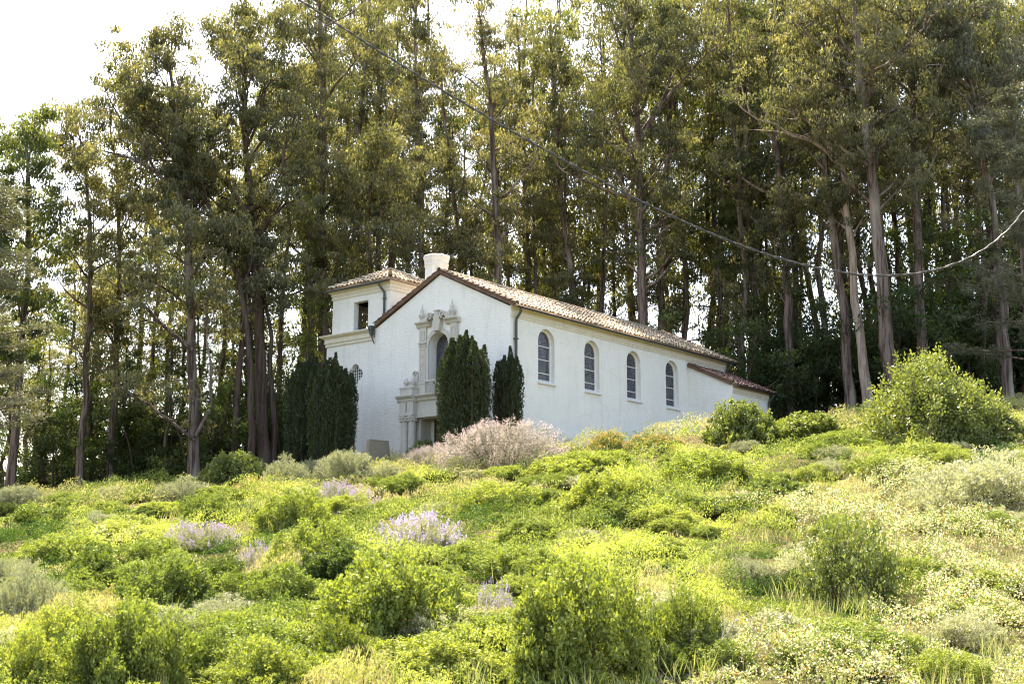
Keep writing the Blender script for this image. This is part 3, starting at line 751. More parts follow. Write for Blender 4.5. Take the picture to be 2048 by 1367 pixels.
# ---- overhead cable
def cable():
    px = [(600, 0), (700, 63.6), (884, 180), (985, 240.5), (1108, 312.5), (1209, 366.5), (1332, 424.8), (1398, 456), (1546, 513), (1634, 536), (1729, 550), (1831.5, 548), (1912, 528), (1985, 486), (2043.6, 425.6)]
    # straight in plan, slack towards its low point
    pts = np.array([tuple(ray(x, y) * (19.0 - .9 * (x - 600) / 1400)) for x, y in px])
    s = np.concatenate([[0], np.cumsum(np.linalg.norm(np.diff(pts, axis=0), axis=1))])
    k = 1500
    ss = np.linspace(-2.5, s[-1] + .8, k)
    dg = 6
    base = np.stack([np.polyval(np.polyfit(s, pts[:, c], dg if c == 2 else (5 if c == 0 else 1)), np.clip(ss, 0, s[-1])) for c in range(3)], 1)
    tl = pts[1] - pts[0]; tl /= np.linalg.norm(tl); te = pts[-1] - pts[-2]; te /= np.linalg.norm(te)
    base += np.minimum(ss, 0)[:, None] * tl + np.maximum(ss - s[-1], 0)[:, None] * te
    nn = Vector((0, 1, 0))
    ln = np.concatenate([[0], np.cumsum(np.linalg.norm(np.diff(base, axis=0), axis=1))])
    T = Tubes(); T2 = Tubes(); side = np.array([nn.x, nn.y, 0])
    for ph, TT, r in ((0, T, .0105), (PI, T2, .0085)):
        a = ln / .42 * 2 * PI + ph
        TT.add(base + .0105 * (np.cos(a)[:, None] * side + np.sin(a)[:, None] * np.array([0, 0, 1.])), np.full(k, r), 6)
    o = obj('overhead_cable', T.mesh('overhead_cable', M['cable']))
    tag(o, 'dark twisted utility cable sagging across the picture in front of the trees', 'cable')
    obj('support_wire', T2.mesh('support_wire', M['wire']), o)
    e = base[int(k * .988)]; m = MB(); m.lathe([(.02, e[2] - .07), (.045, e[2] - .05), (.03, e[2] - .02), (.05, e[2]), (.03, e[2] + .03), (.02, e[2] + .06)], e[0], e[1], 10)
    m.build('insulator', M['frame'], o)
cable()
# ------------------------------------------------------------------ trees
def ell(rs, n):
    v = norm(rs.normal(size=(n, 3))); return v * (rs.uniform(0, 1, n) ** (1 / 2.4))[:, None]
def leaf_cloud(centres, radii, per, rs, size=(.20, .34), wid=.34, flat=.7, droop=1.0, hollow=.0):
    """drooping leaves hung in clumps round the twig ends; returns V, F, tint"""
    C = np.repeat(np.asarray(centres), per, 0); Rr = np.repeat(np.asarray(radii), per); n = len(C)
    o = ell(rs, n); o[:, 2] = o[:, 2] * flat
    C = C + o * Rr[:, None]
    D = rs.normal(size=(n, 3)) * .45; D[:, 2] -= droop
    L = rs.uniform(size[0], size[1], n)
    V, F = leaf_quads(C, D, L, L * wid, rs)
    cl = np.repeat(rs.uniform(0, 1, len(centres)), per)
    t = np.clip(.02 + .42 * cl + .38 * rs.uniform(0, 1, n) + .30 * o[:, 2], 0, 1)  # clump tops tinted towards b: sunlit tops put into the leaf colour
    return V, F, t
def curve(p, d, L, n, rs, bend=.25, lift=.25):
    """wandering branch starting at p in direction d"""
    pts = [np.array(p, float)]; d = np.array(d, float); d /= np.linalg.norm(d)
    for i in range(n):
        d = d + rs.normal(size=3) * bend * .5 + np.array([0, 0, lift]) / n
        d /= np.linalg.norm(d); pts.append(pts[-1] + d * L / n)
    return np.array(pts)
def crown_on(T, trunk, rad, rs, z0, z1, nl, Lmax, shape, cr=(.55, 1.0), sub=4, side=None, rlimb=.32, extra=None, dens=1):
    """limbs from trunk height z0..z1; returns clump centres and radii"""
    cs = []; rr = []
    zt = trunk[:, 2]
    limbs = []
    for i in range(nl):
        f = (i + rs.uniform(0, 1)) / nl
        z = z0 + (z1 - z0) * f
        p = np.array([np.interp(z, zt, trunk[:, k]) for k in range(3)]); r = np.interp(z, zt, rad)
        L = Lmax * shape(f) * rs.uniform(.65, 1.15)
        a = rs.uniform(0, 2 * PI)
        if side is not None and rs.uniform() < .5: a = side + rs.normal() * .6
        el = R(rs.uniform(15, 55)) + .25 * f
        d = (math.cos(a) * math.cos(el), math.sin(a) * math.cos(el), math.sin(el))
        limbs.append((curve(p, d, L, 6, rs, .28, .35), min(r * .6, rlimb * L * .07 + .02)))
    for e in (extra or []): limbs.append(e)
    for pts, r in limbs:
        k = len(pts); L = np.linalg.norm(pts[-1] - pts[0])
        T.add(pts, np.linspace(r, max(.012, r * .25), k), 5)
        ns = max(2, int(sub * (.6 + L / 5)))
        for j in range(ns):
            g = rs.uniform(.3, 1) if j else 1
            q = np.array([np.interp(g * (k - 1), np.arange(k), pts[:, c]) for c in range(3)])
            a = rs.uniform(0, 2 * PI); el = rs.uniform(-.2, 1.0)
            L2 = rs.uniform(.25, .5) * L * (1.15 - .5 * g) + .4
            tw = curve(q, (math.cos(a) * math.cos(el), math.sin(a) * math.cos(el), math.sin(el)), L2, 4, rs, .4, .3)
            T.add(tw, np.linspace(max(.01, r * .35), .008, 5), 3)
            cs.append(tw[-1]); rr.append(rs.uniform(*cr))
            if rs.uniform() < .8 * dens: cs.append(tw[2] + rs.normal(size=3) * .3); rr.append(rs.uniform(*cr) * .85)
            if rs.uniform() < .5 * dens: cs.append(tw[-1] + rs.normal(size=3) * np.array([.8, .8, .5])); rr.append(rs.uniform(*cr) * .8)
    # leader
    cs.append(trunk[-1]); rr.append(cr[1])
    return cs, rr
def finish_tree(name, base, T, cl, rs, bark, leaf, label, group=None, per=70, size=(.20, .36), **kw):
    root = empty(name, base)
    tag(root, label, 'tree', group)
    o = obj('trunk', T.mesh('trunk', M[bark]), root)
    cs, rr = cl
    V, F, t = leaf_cloud(cs, rr, int(per * (1.25 if base[0] < -4 else 1.08)), rs, size, **kw)
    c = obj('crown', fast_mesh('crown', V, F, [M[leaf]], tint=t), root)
    return root
SHP = {'gum': lambda f: .55 + .75 * math.sin(PI * min(1, f * .85 + .12)), 'slim': lambda f: .45 + .5 * math.sin(PI * (f * .8 + .15)), 'top': lambda f: .35 + .9 * f * (1.25 - f * .6)}
def landmark(seed, d, path, r0, cstart, label, Lmax=4, nl=16, shape='gum', bark='bark', leaf='euc', per=70, limbs=(), group=None, cr=(.38, .82), sub=5, side=None, top_r=.3, size=(.15, .29), stems=()):
    """path: pixel points of the trunk from base to tip, standing at distance d"""
    rs = np.random.RandomState(seed)
    r = ray(path[0][0], path[0][1]); bx, by = r.x * d, d
    g = gz(bx, by)
    W_ = [np.array(ray(x, y) * d) for x, y in path]
    pts = [np.array([W_[0][0], d, g - .4])] + W_[1:] if W_[0][2] > g - .4 else W_
    pts = np.array(pts); dd = rs.normal(size=len(pts)) * .5; dd[0] = 0; pts[:, 1] += np.cumsum(dd) * .5
    # resample
    s = np.concatenate([[0], np.cumsum(np.linalg.norm(np.diff(pts, axis=0), axis=1))]); ss = np.linspace(0, s[-1], max(14, int(s[-1] / 1.2)))
    tr = np.stack([np.interp(ss, s, pts[:, c]) for c in range(3)], 1)
    ker = np.array([.25, .5, .25])
    for _ in range(3): tr[1:-1] = (tr[:-2] + 2 * tr[1:-1] + tr[2:]) / 4
    tr[1:-1, :2] += rs.normal(size=(len(tr) - 2, 2)) * .05
    H = tr[-1, 2] - tr[0, 2]; f = (tr[:, 2] - tr[0, 2]) / H
    rad = r0 * (1 - f * (1 - top_r)) * (1 + .28 * np.exp(-f * 22)); rad = np.where(f > .8, rad * (1.25 - f * .9) / (.53), rad); rad = np.maximum(rad, .03)
    base = np.array([bx, by, g])
    tr = tr - base
    T = Tubes(); T.add(tr, rad, 10, rs, .07)
    ex = []
    for lp, lr in limbs:
        q = np.array([np.array(ray(x, y) * (d - .4 - .5 * k)) for k, (x, y) in enumerate(lp)]) - base
        s2 = np.linspace(0, len(q) - 1, 8); q = np.stack([np.interp(s2, np.arange(len(q)), q[:, c]) for c in range(3)], 1)
        q[1:-1] += rs.normal(size=(6, 3)) * .08
        ex.append((q, lr))
    for lp, lr in stems:                                # further stems from the foot
        q = np.array([np.array(ray(x, y) * d) for x, y in lp]) - base
        s2 = np.linspace(0, len(q) - 1, 10); q = np.stack([np.interp(s2, np.arange(len(q)), q[:, c]) for c in range(3)], 1)
        q[1:-1, :2] += rs.normal(size=(8, 2)) * .06; q[0, 2] = min(q[0, 2], -.3)
        T.add(q, np.linspace(lr, lr * .45, 10), 8, rs, .06)
    cl = crown_on(T, tr, rad, rs, H * (cstart - .08), H * .97, int(nl * 1.1), Lmax * .86, SHP[shape], cr, sub, side, extra=ex)
    return finish_tree('eucalyptus_tree', tuple(base), T, cl, rs, bark, leaf, label, group, per, size)

LM = [
 # seed, d, path, r0, cstart, label, kwargs
 (1, 64, [(22, 985), (45, 700), (66, 430), (62, 330), (58, 268)], .26, .42, 'slender pale trunked eucalyptus standing alone at the left end of the grove', dict(Lmax=2.9, nl=19, leaf='euc_bright', per=64)),
 (2, 67, [(158, 985), (172, 760), (190, 520), (180, 350), (160, 262)], .20, .38, 'thin eucalyptus second along the grove from the left end', dict(Lmax=2.5, nl=18, per=56)),
 (3, 69, [(218, 978), (232, 700), (240, 480), (234, 320), (226, 225)], .22, .40, 'dark eucalyptus with a small round top just left of the wide spreading gum', dict(Lmax=2.9, nl=18, per=60)),
 (4, 65, [(390, 955), (386, 840), (384, 640), (370, 420), (350, 270), (340, 95)], .30, .40, 'wide gum with long crooked limbs forking low on its trunk', dict(Lmax=3.7, nl=24, per=66, side=PI,
    limbs=[([(384, 700), (330, 650), (270, 600), (215, 560)], .13), ([(388, 880), (340, 840), (280, 800), (230, 770)], .10), ([(392, 870), (425, 800), (420, 700), (405, 600)], .12), ([(372, 430), (350, 360), (260, 320), (200, 300)], .14), ([(372, 400), (300, 330), (250, 250), (210, 180)], .11), ([(350, 260), (290, 190), (270, 120)], .09)])),
 (5, 66, [(530, 905), (520, 650), (500, 440), (488, 300), (478, 60)], .34, .42, 'massive many limbed gum rising over the two left hand yews', dict(Lmax=4.6, nl=26, per=72, bark='bark_dark',
    limbs=[([(500, 440), (440, 350), (385, 330), (330, 320)], .17), ([(497, 420), (545, 400), (570, 320), (590, 230)], .17), ([(488, 300), (520, 220), (545, 140)], .12), ([(505, 470), (560, 420), (620, 380)], .12)],
    stems=[([(468, 905), (482, 700), (494, 480), (497, 420)], .17), ([(548, 905), (542, 700), (512, 470)], .15)])),
 (6, 72, [(650, 850), (645, 640), (638, 450), (650, 250), (640, 30), (640, -40)], .36, .36, 'thick brown gum whose trunk stands against the left edge of the bell tower', dict(Lmax=4.4, nl=24, per=66)),
 (7, 64.5, [(505, 905), (503, 700), (480, 560), (420, 400), (300, 250), (250, 200)], .20, .45, 'leaning eucalyptus whose trunk bends left behind the wide gum', dict(bark='bark_dark', Lmax=3.2, nl=18, per=60)),
 (8, 71, [(742, 800), (740, 560), (738, 440), (750, 360), (745, 325)], .18, .45, 'shorter rounded gum with olive crown right above the bell tower roof', dict(Lmax=3.6, nl=20, per=80, cr=(.55, .95))),
 (9, 76, [(842, 800), (842, 500), (838, 340), (830, 120), (835, -30)], .24, .30, 'straight eucalyptus rising directly behind the chimney', dict(Lmax=3.0, nl=22, shape='slim', per=62)),
 (10, 78, [(920, 820), (918, 500), (900, 330), (880, 160), (890, 90)], .20, .30, 'thin leaning eucalyptus just right of the chimney', dict(Lmax=2.4, nl=18, shape='slim', per=52)),
 (11, 76, [(1003, 820), (997, 540), (985, 260), (965, 90), (958, 20)], .30, .36, 'clean straight gray trunk rising above the front part of the nave roof', dict(Lmax=3.3, nl=18, per=64)),
 (12, 79, [(1146, 820), (1144, 560), (1120, 380), (1105, 180), (1100, 60)], .24, .28, 'eucalyptus with bushy column of leaves over the middle of the nave roof', dict(Lmax=2.8, nl=22, shape='slim', per=64)),
 (13, 75, [(1292, 850), (1285, 600), (1280, 400), (1276, 250), (1260, 60), (1255, -40)], .38, .38, 'tall thick gray eucalyptus behind the middle of the nave roof, forked high up', dict(Lmax=4.8, nl=26, per=70, limbs=[([(1281, 280), (1330, 200), (1390, 130), (1440, 90)], .14), ([(1279, 330), (1220, 290), (1170, 240)], .10)])),
 (14, 80, [(1326, 850), (1322, 560), (1335, 330), (1345, 120), (1350, 20)], .28, .30, 'reddish trunk just right of the thick gray eucalyptus behind the nave', dict(Lmax=3.3, nl=20, shape='slim', per=60)),
 (15, 78, [(1515, 850), (1508, 600), (1500, 430), (1490, 200), (1500, 40)], .26, .26, 'dark narrow eucalyptus behind the annex roof', dict(Lmax=3.3, nl=22, shape='slim', per=64, leaf='euc_dark')),
 (16, 74, [(1583, 835), (1572, 600), (1560, 440), (1545, 200), (1550, -30)], .30, .32, 'leaning reddish brown gum just right of the annex', dict(Lmax=3.8, nl=22, per=64)),
 (17, 70, [(1700, 830), (1685, 600), (1655, 420), (1640, 200), (1650, 30)], .26, .40, 'mottled gum with a leafy trunk left of the two pale ones', dict(Lmax=3.8, nl=20, per=64)),
 (18, 68, [(1738, 810), (1712, 560), (1700, 430), (1688, 300), (1700, 230), (1690, 60)], .27, .50, 'pale peeling gum with long limbs reaching left', dict(Lmax=3.8, nl=18, bark='bark_pale', per=64,
    limbs=[([(1692, 330), (1640, 290), (1560, 260), (1480, 215)], .12), ([(1690, 320), (1620, 250), (1580, 225)], .10), ([(1700, 190), (1650, 180), (1580, 170)], .12)])),
 (19, 66, [(1790, 800), (1775, 700), (1745, 400), (1722, 230), (1715, 150), (1700, -40)], .40, .50, 'thickest straight gray gum trunk on the right of the grove', dict(Lmax=4.4, nl=22, per=64, limbs=[([(1740, 260), (1770, 230), (1830, 200)], .10), ([(1735, 330), (1690, 300), (1640, 250)], .12)])),
 (20, 69, [(1846, 760), (1842, 600), (1832, 400), (1820, 150), (1812, 60), (1805, -60)], .34, .48, 'straight gray gum trunk behind the big sunlit shrub', dict(Lmax=4.6, nl=24, per=66, limbs=[([(1822, 120), (1870, 80), (1920, 50), (1980, 20)], .16)])),
 (21, 68, [(2015, 760), (2005, 600), (1995, 430), (1945, 200), (1925, 60), (1915, -50)], .28, .55, 'leaning gray trunk near the right edge of the grove', dict(Lmax=4.2, nl=22, per=60, leaf='pine', limbs=[([(1950, 220), (2000, 150), (2060, 120)], .1), ([(1940, 150), (1890, 90), (1850, 60)], .1)])),
 (22, 72, [(1960, 760), (1968, 560), (1955, 400), (1950, 250), (1955, 100)], .18, .45, 'thin trunk just left of the leaning right edge tree', dict(Lmax=3.3, nl=18, per=60)),
 (23, 62, [(-10, 985), (-6, 700), (0, 500), (5, 420)], .20, .35, 'low dark gum at the very left border of the picture', dict(Lmax=2.6, nl=14, per=60, leaf='euc_dark')),
 (24, 82, [(700, 830), (702, 560), (715, 300), (735, 120), (740, 0)], .26, .25, 'slim gum between the tower gum and the chimney', dict(Lmax=3.0, nl=22, shape='slim', per=60)),
 (25, 83, [(1060, 830), (1060, 560), (1050, 330), (1040, 130), (1035, 60)], .22, .25, 'slim gum between the clean straight trunk and the bushy column', dict(Lmax=2.6, nl=20, shape='slim', per=56)),
 (26, 84, [(1440, 850), (1436, 600), (1420, 330), (1425, 120), (1430, 10)], .26, .25, 'slim gum above the far end of the nave roof', dict(Lmax=3.2, nl=22, shape='slim', per=60)),
]
for s_, d_, pa, r_, cst, lb, kw in LM:
    landmark(s_, d_, pa, r_, cst, lb, **kw)

# prototypes of the trees deeper in the grove
def proto_tree(seed, H, r0, cst, Lmax, nl, shape, per, bark='bark', leaf='euc', low=0):
    rs = np.random.RandomState(seed)
    n = 16; tr = np.zeros((n, 3)); tr[:, 2] = np.linspace(-.5, H, n)
    tr[:, 0] = np.cumsum(rs.normal(size=n) * .16); tr[:, 1] = np.cumsum(rs.normal(size=n) * .16); tr[:, :2] -= tr[0, :2]
    f = np.clip(tr[:, 2] / H, 0, 1); rad = np.maximum(r0 * (1 - .8 * f), .03)
    T = Tubes(); T.add(tr, rad, 8, rs, .06)
    cs, rr = crown_on(T, tr, rad, rs, H * cst, H * .97, nl, Lmax, SHP[shape], (.38, .82), 4)
    for k in range(low):
        z = rs.uniform(.05, .55) * H; a = rs.uniform(0, 2 * PI); L = rs.uniform(.8, 2.4)
        q = curve((np.interp(z, tr[:, 2], tr[:, 0]), np.interp(z, tr[:, 2], tr[:, 1]), z), (math.cos(a), math.sin(a), .5), L, 4, rs, .4, .1)
        T.add(q, np.linspace(.05, .01, 5), 4); cs.append(q[-1]); rr.append(rs.uniform(.5, .9)); cs.append(q[2]); rr.append(rs.uniform(.4, .7))
    root = empty('eucalyptus_tree', (0, 0, -500))
    obj('trunk', T.mesh('trunk', M[bark]), root)
    V, F, t = leaf_cloud(cs, rr, int(per * .62), rs, (.17, .32))
    obj('crown', fast_mesh('crown', V, F, [M[leaf]], tint=t), root)
    return root
def copy_tree(o, parent=None):
    c = o.copy(); col.objects.link(c)
    if parent: c.parent = parent
    for ch in [x for x in bpy.data.objects if x.parent == o and x.name in KIDS.get(o.name, ())]: copy_tree(ch, c)
    return c
KIDS = {}
def clone(root, kids, loc, rz, s, **tg):
    c = root.copy(); col.objects.link(c); c.location = loc; c.rotation_euler = (0, 0, rz); c.scale = s
    for k in kids:
        d = k.copy(); col.objects.link(d); d.parent = c
    tag(c, **tg); return c
def place(pool, used, i, loc, rz, s, **tg):
    """first use moves the source itself, later uses copy it"""
    root, kids = pool[i]
    if i not in used:
        used.add(i); root.location = loc; root.rotation_euler = (0, 0, rz); root.scale = s; tag(root, **tg); return root
    return clone(root, kids, loc, rz, s, **tg)
TP = []
for k, (H, r0, cst, Lm, nl, shp, per, lf, low) in enumerate([
    (30, .19, .34, 1.9, 22, 'slim', 58, 'euc', 26), (28, .17, .30, 1.8, 22, 'slim', 56, 'euc_bright', 28), (31, .22, .45, 2.6, 18, 'gum', 62, 'euc', 22),
    (27, .16, .25, 1.7, 22, 'slim', 54, 'euc_dark', 26), (32, .24, .50, 2.7, 18, 'gum', 64, 'euc', 20), (29, .17, .35, 2.0, 20, 'slim', 58, 'euc_bright', 28)]):
    t_ = proto_tree(100 + k, H, r0, cst, Lm, nl, shp, per, 'bark_dark' if k % 3 == 0 else 'bark', lf, low)
    TP.append((t_, [x for x in bpy.data.objects if x.parent == t_]))
HT = [27 + .0, 28, 31, 27, 32, 29]; HT = [30, 28, 31, 27, 32, 29]
rs = np.random.RandomState(77); used = set()
def sky_tan(px): return float(np.interp(px, [-200, 0, 60, 190, 230, 290, 330, 430, 520, 3000], [.32, .35, .35, .355, .385, .415, .435, .45, .49, .54]))
zones = [(0, 'slender eucalyptus in the sparse left part of the grove', 'eucalyptus trees in the left part of the grove'),
         (560, 'slim eucalyptus deep in the grove behind the bell tower', 'eucalyptus trees deep behind the tower'),
         (860, 'slim eucalyptus deep in the grove behind the nave roof', 'eucalyptus trees deep behind the nave'),
         (1460, 'slim eucalyptus in the dark grove right of the chapel', 'eucalyptus trees deep in the right of the grove')]
def add_bg(px, d, hs):
    u = ray(px, 900).x; x = u * d; z = gz(x, d)
    i = rs.randint(6); H = hs / HT[i]
    zn = [q_ for q_ in zones if px >= q_[0]][-1] if px > 0 else zones[0]
    place(TP, used, i, (x, d, z), rs.uniform(0, 6.28), (max(.7, H) * rs.uniform(.9, 1.15),) * 2 + (H,), label=zn[1], cat='tree', group=zn[2])
for i in range(50):                                    # behind tower, nave and annex
    px = 580 + (i + rs.uniform(0, 1)) * (1560 - 580) / 50; d = [83, 93, 88, 100][i % 4] + rs.uniform(-2, 3)
    x = ray(px, 900).x * d; add_bg(px, d, d * (rs.uniform(.40, .53) if not 850 < px < 980 else rs.uniform(.36, .42)) - gz(x, d))
for i in range(34):
    px = 1480 + (i + rs.uniform(0, 1)) * (2200 - 1480) / 34; d = [78, 90, 84, 98][i % 4] + rs.uniform(-2, 3)
    x = ray(px, 900).x * d; add_bg(px, d, d * rs.uniform(.46, .58) - gz(x, d))
for i in range(20):
    px = -60 + (i + rs.uniform(0, 1)) * (680) / 20; d = [73, 80][i % 2] + rs.uniform(-2, 3)
    x = ray(px, 900).x * d; add_bg(px, d, d * (sky_tan(px) - rs.uniform(.02, .16)) - gz(x, d))

for i in range(16):
    px = -40 + (i + rs.uniform(0, 1)) * 660 / 16; d = [70, 77, 84][i % 3] + rs.uniform(-1, 2)
    x = ray(px, 900).x * d; add_bg(px, d, d * (sky_tan(px) - .03) * rs.uniform(.45, .75) - gz(x, d))
# understorey: young trees and tall bushes under the gums
def proto_under(seed, leaf):
    rs = np.random.RandomState(seed); T = Tubes(); cs = []; rr = []
    for k in range(5):
        a = rs.uniform(0, 2 * PI); st = curve((rs.normal() * .3, rs.normal() * .3, -.3), (math.cos(a) * .35, math.sin(a) * .35, 1), rs.uniform(3.5, 7.5), 6, rs, .3, .2)
        T.add(st, np.linspace(.08, .02, 7), 5)
        for j in range(13):
            q = st[rs.randint(1, 7)] + rs.normal(size=3) * np.array([.8, .8, .5]); q[2] = max(q[2], .3); cs.append(q); rr.append(rs.uniform(.5, .95))
    root = empty('understorey_tree', (0, 0, -500)); obj('trunk', T.mesh('trunk', M['bark_dark']), root)
    V, F, t = leaf_cloud(cs, rr, 110, rs, (.16, .30), droop=.5)
    obj('crown', fast_mesh('crown', V, F, [M[leaf]], tint=t), root)
    return root, [x for x in bpy.data.objects if x.parent == root]
UP = [proto_under(201, 'euc_dark'), proto_under(202, 'euc_dark'), proto_under(203, 'euc_dark')]
usedu = set()
def under(px, d, s, label, group):
    x = ray(px, 900).x * d
    place(UP, usedu, rs.randint(3), (x, d, gz(x, d) - .1), rs.uniform(0, 6.28), (s * rs.uniform(.9, 1.3),) * 2 + (s,), label=label, cat='tree', group=group)
for i in range(20):
    px = 10 + (i + rs.uniform(0, 1)) * 620 / 20; under(px, 68 + (i % 3) * 5 + rs.uniform(-1, 2), rs.uniform(.5, 1.25), 'dark bushy young tree under the gums left of the tower', 'young trees under the left gums')
for i in range(10):
    px = 1440 + (i + rs.uniform(0, 1)) * 300 / 10; under(px, 74 + (i % 3) * 5 + rs.uniform(-1, 2), rs.uniform(.7, 1.25), 'dark bushy young tree between annex and right hand trunks', 'young trees beside the annex')
for i in range(18):
    px = 1760 + (i + rs.uniform(0, 1)) * 420 / 18; under(px, 72 + (i % 3) * 6 + rs.uniform(-1, 2), rs.uniform(.9, 1.8), 'shaded young tree under the right end of the grove', 'young trees under the right gums')

# two conifers at the picture's sides
def conifer(seed, px, d, H, label, tilt=0, per=90, z0=.12, Lm=3.4):
    rs = np.random.RandomState(seed); x = ray(px, 900).x * d; g = gz(x, d)
    tr = np.zeros((14, 3)); tr[:, 2] = np.linspace(-.4, H, 14); tr[:, 0] = tilt * tr[:, 2] / H
    rad = np.linspace(.26, .04, 14); T = Tubes(); T.add(tr, rad, 9, rs, .06); cs = []; rr = []
    for k in range(46):
        f = (k + rs.uniform()) / 46; z = H * (z0 + (1 - z0) * f); a = rs.uniform(0, 2 * PI); L = Lm * (1.05 - .7 * f) * rs.uniform(.6, 1.1)
        q = curve((tilt * z / H, 0, z), (math.cos(a), math.sin(a), .12), L, 6, rs, .16, .25); T.add(q, np.linspace(.06, .012, 7), 4)
        for j in range(2, 7):
            cs.append(q[j] + rs.normal(size=3) * .12); rr.append(rs.uniform(.35, .6))
            if j > 3: cs.append(q[j] + rs.normal(size=3) * np.array([.5, .5, .12])); rr.append(rs.uniform(.3, .5))
    root = empty('pine_tree', (x, d, g)); tag(root, label, 'tree'); obj('trunk', T.mesh('trunk', M['bark']), root)
    C = np.repeat(np.array(cs), per, 0); Rr = np.repeat(np.array(rr), per); o = ell(rs, len(C)); o[:, 2] *= .45
    D = o + rs.normal(size=o.shape) * .6; D[:, 2] += .35; L = rs.uniform(.12, .22, len(C))
    V, F = leaf_quads(C + o * Rr[:, None], D, L, L * .22, rs)
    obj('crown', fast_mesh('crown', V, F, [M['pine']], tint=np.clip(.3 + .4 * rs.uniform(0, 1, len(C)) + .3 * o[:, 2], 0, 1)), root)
conifer(301, 2075, 60, 15, 'gray green pine with feathery boughs at the right border', 0, 80)
conifer(302, 2010, 72, 26, 'tall feathery gray green pine behind the cable end on the right', 0, 70, .2, 3.8)
conifer(303, -62, 52, 13.5, 'pine at the left border reaching pale green boughs into the picture', 0, 80, .22, 3.0)

# ------------------------------------------------------------------ Irish yews
def yew(seed, px, top, base, halfw, d, n, label, spread=1.0, fall=.34):
    rs = np.random.RandomState(seed); x = ray(px, 800).x * d; g = gz(x, d)
    Wd = halfw / FPX * d; ztop = P(px, top, d).z - g
    root = empty('yew', (x, d, g - .1)); tag(root, label, 'yew')
    T = Tubes(); Cs = []; Ds = []; Ls = []; ts = []
    for k in range(n):
        rr = math.sqrt((k + .5) / n) * .82; a = k * 2.399 + rs.uniform(-.3, .3)
        bx, by = rr * Wd * math.cos(a), rr * Wd * math.sin(a) * .9
        h = ztop * (1 - fall * rr ** 2.2 * rs.uniform(.3, 1.4)) * rs.uniform(.94, 1) * rs.uniform(.95, 1.0)
        if k == 0: h = ztop
        lean = .16 * spread
        R0 = Wd * rs.uniform(.25, .36) * (24 / n) ** .35
        zz = np.linspace(0, h, 9); st = np.stack([bx * (.75 + .25 * spread * zz / h) , by * (.75 + .25 * zz / h), zz], 1)
        st[:, :2] += rs.normal(size=(9, 2)) * .02
        T.add(st[:8], np.linspace(.10, .03, 8), 5)
        m_ = int(2300 * h / 3.5 * (R0 / .35))
        t = rs.uniform(0, 1, m_)
        pr = R0 * np.minimum(1, (1.02 - t) * 4.2) ** .8 * np.minimum(1, .75 + t * 1.2)
        th = rs.uniform(0, 2 * PI, m_); lump = 1 + rs.normal(size=m_) * .10 + .26 * np.sin(th * 3 + t * 26 + k) * np.cos(t * 41 + th)
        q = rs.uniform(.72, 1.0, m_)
        c = np.stack([np.interp(t * h, zz, st[:, 0]) + pr * lump * q * np.cos(th), np.interp(t * h, zz, st[:, 1]) + pr * lump * q * np.sin(th), t * h], 1)
        D = np.stack([np.cos(th) * .45, np.sin(th) * .45, np.full(m_, 1.0)], 1) + rs.normal(size=(m_, 3)) * .42
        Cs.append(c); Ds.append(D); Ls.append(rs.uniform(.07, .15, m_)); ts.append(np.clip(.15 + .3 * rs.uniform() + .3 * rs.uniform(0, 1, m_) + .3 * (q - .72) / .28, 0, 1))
    C = np.concatenate(Cs); D = np.concatenate(Ds); L = np.concatenate(Ls); t = np.concatenate(ts)
    V, F = leaf_quads(C, D, L, L * .36, rs)
    obj('stems', T.mesh('stems', M['bark_dark']), root)
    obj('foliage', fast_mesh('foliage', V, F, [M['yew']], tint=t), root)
yew(401, 927, 655, 890, 60, 54.8, 42, 'tallest dark upright yew standing before the chapel doorway')
yew(402, 1016, 687, 840, 31, 55.6, 14, 'narrow yew between the doorway yew and the long wall')
yew(403, 618, 698, 920, 52, 60.0, 40, 'broad dark yew at the foot of the bell tower, the left of the two there', fall=.62)
yew(404, 664, 700, 920, 54, 59.0, 40, 'broad dark yew standing close against the bell tower wall', fall=.5)

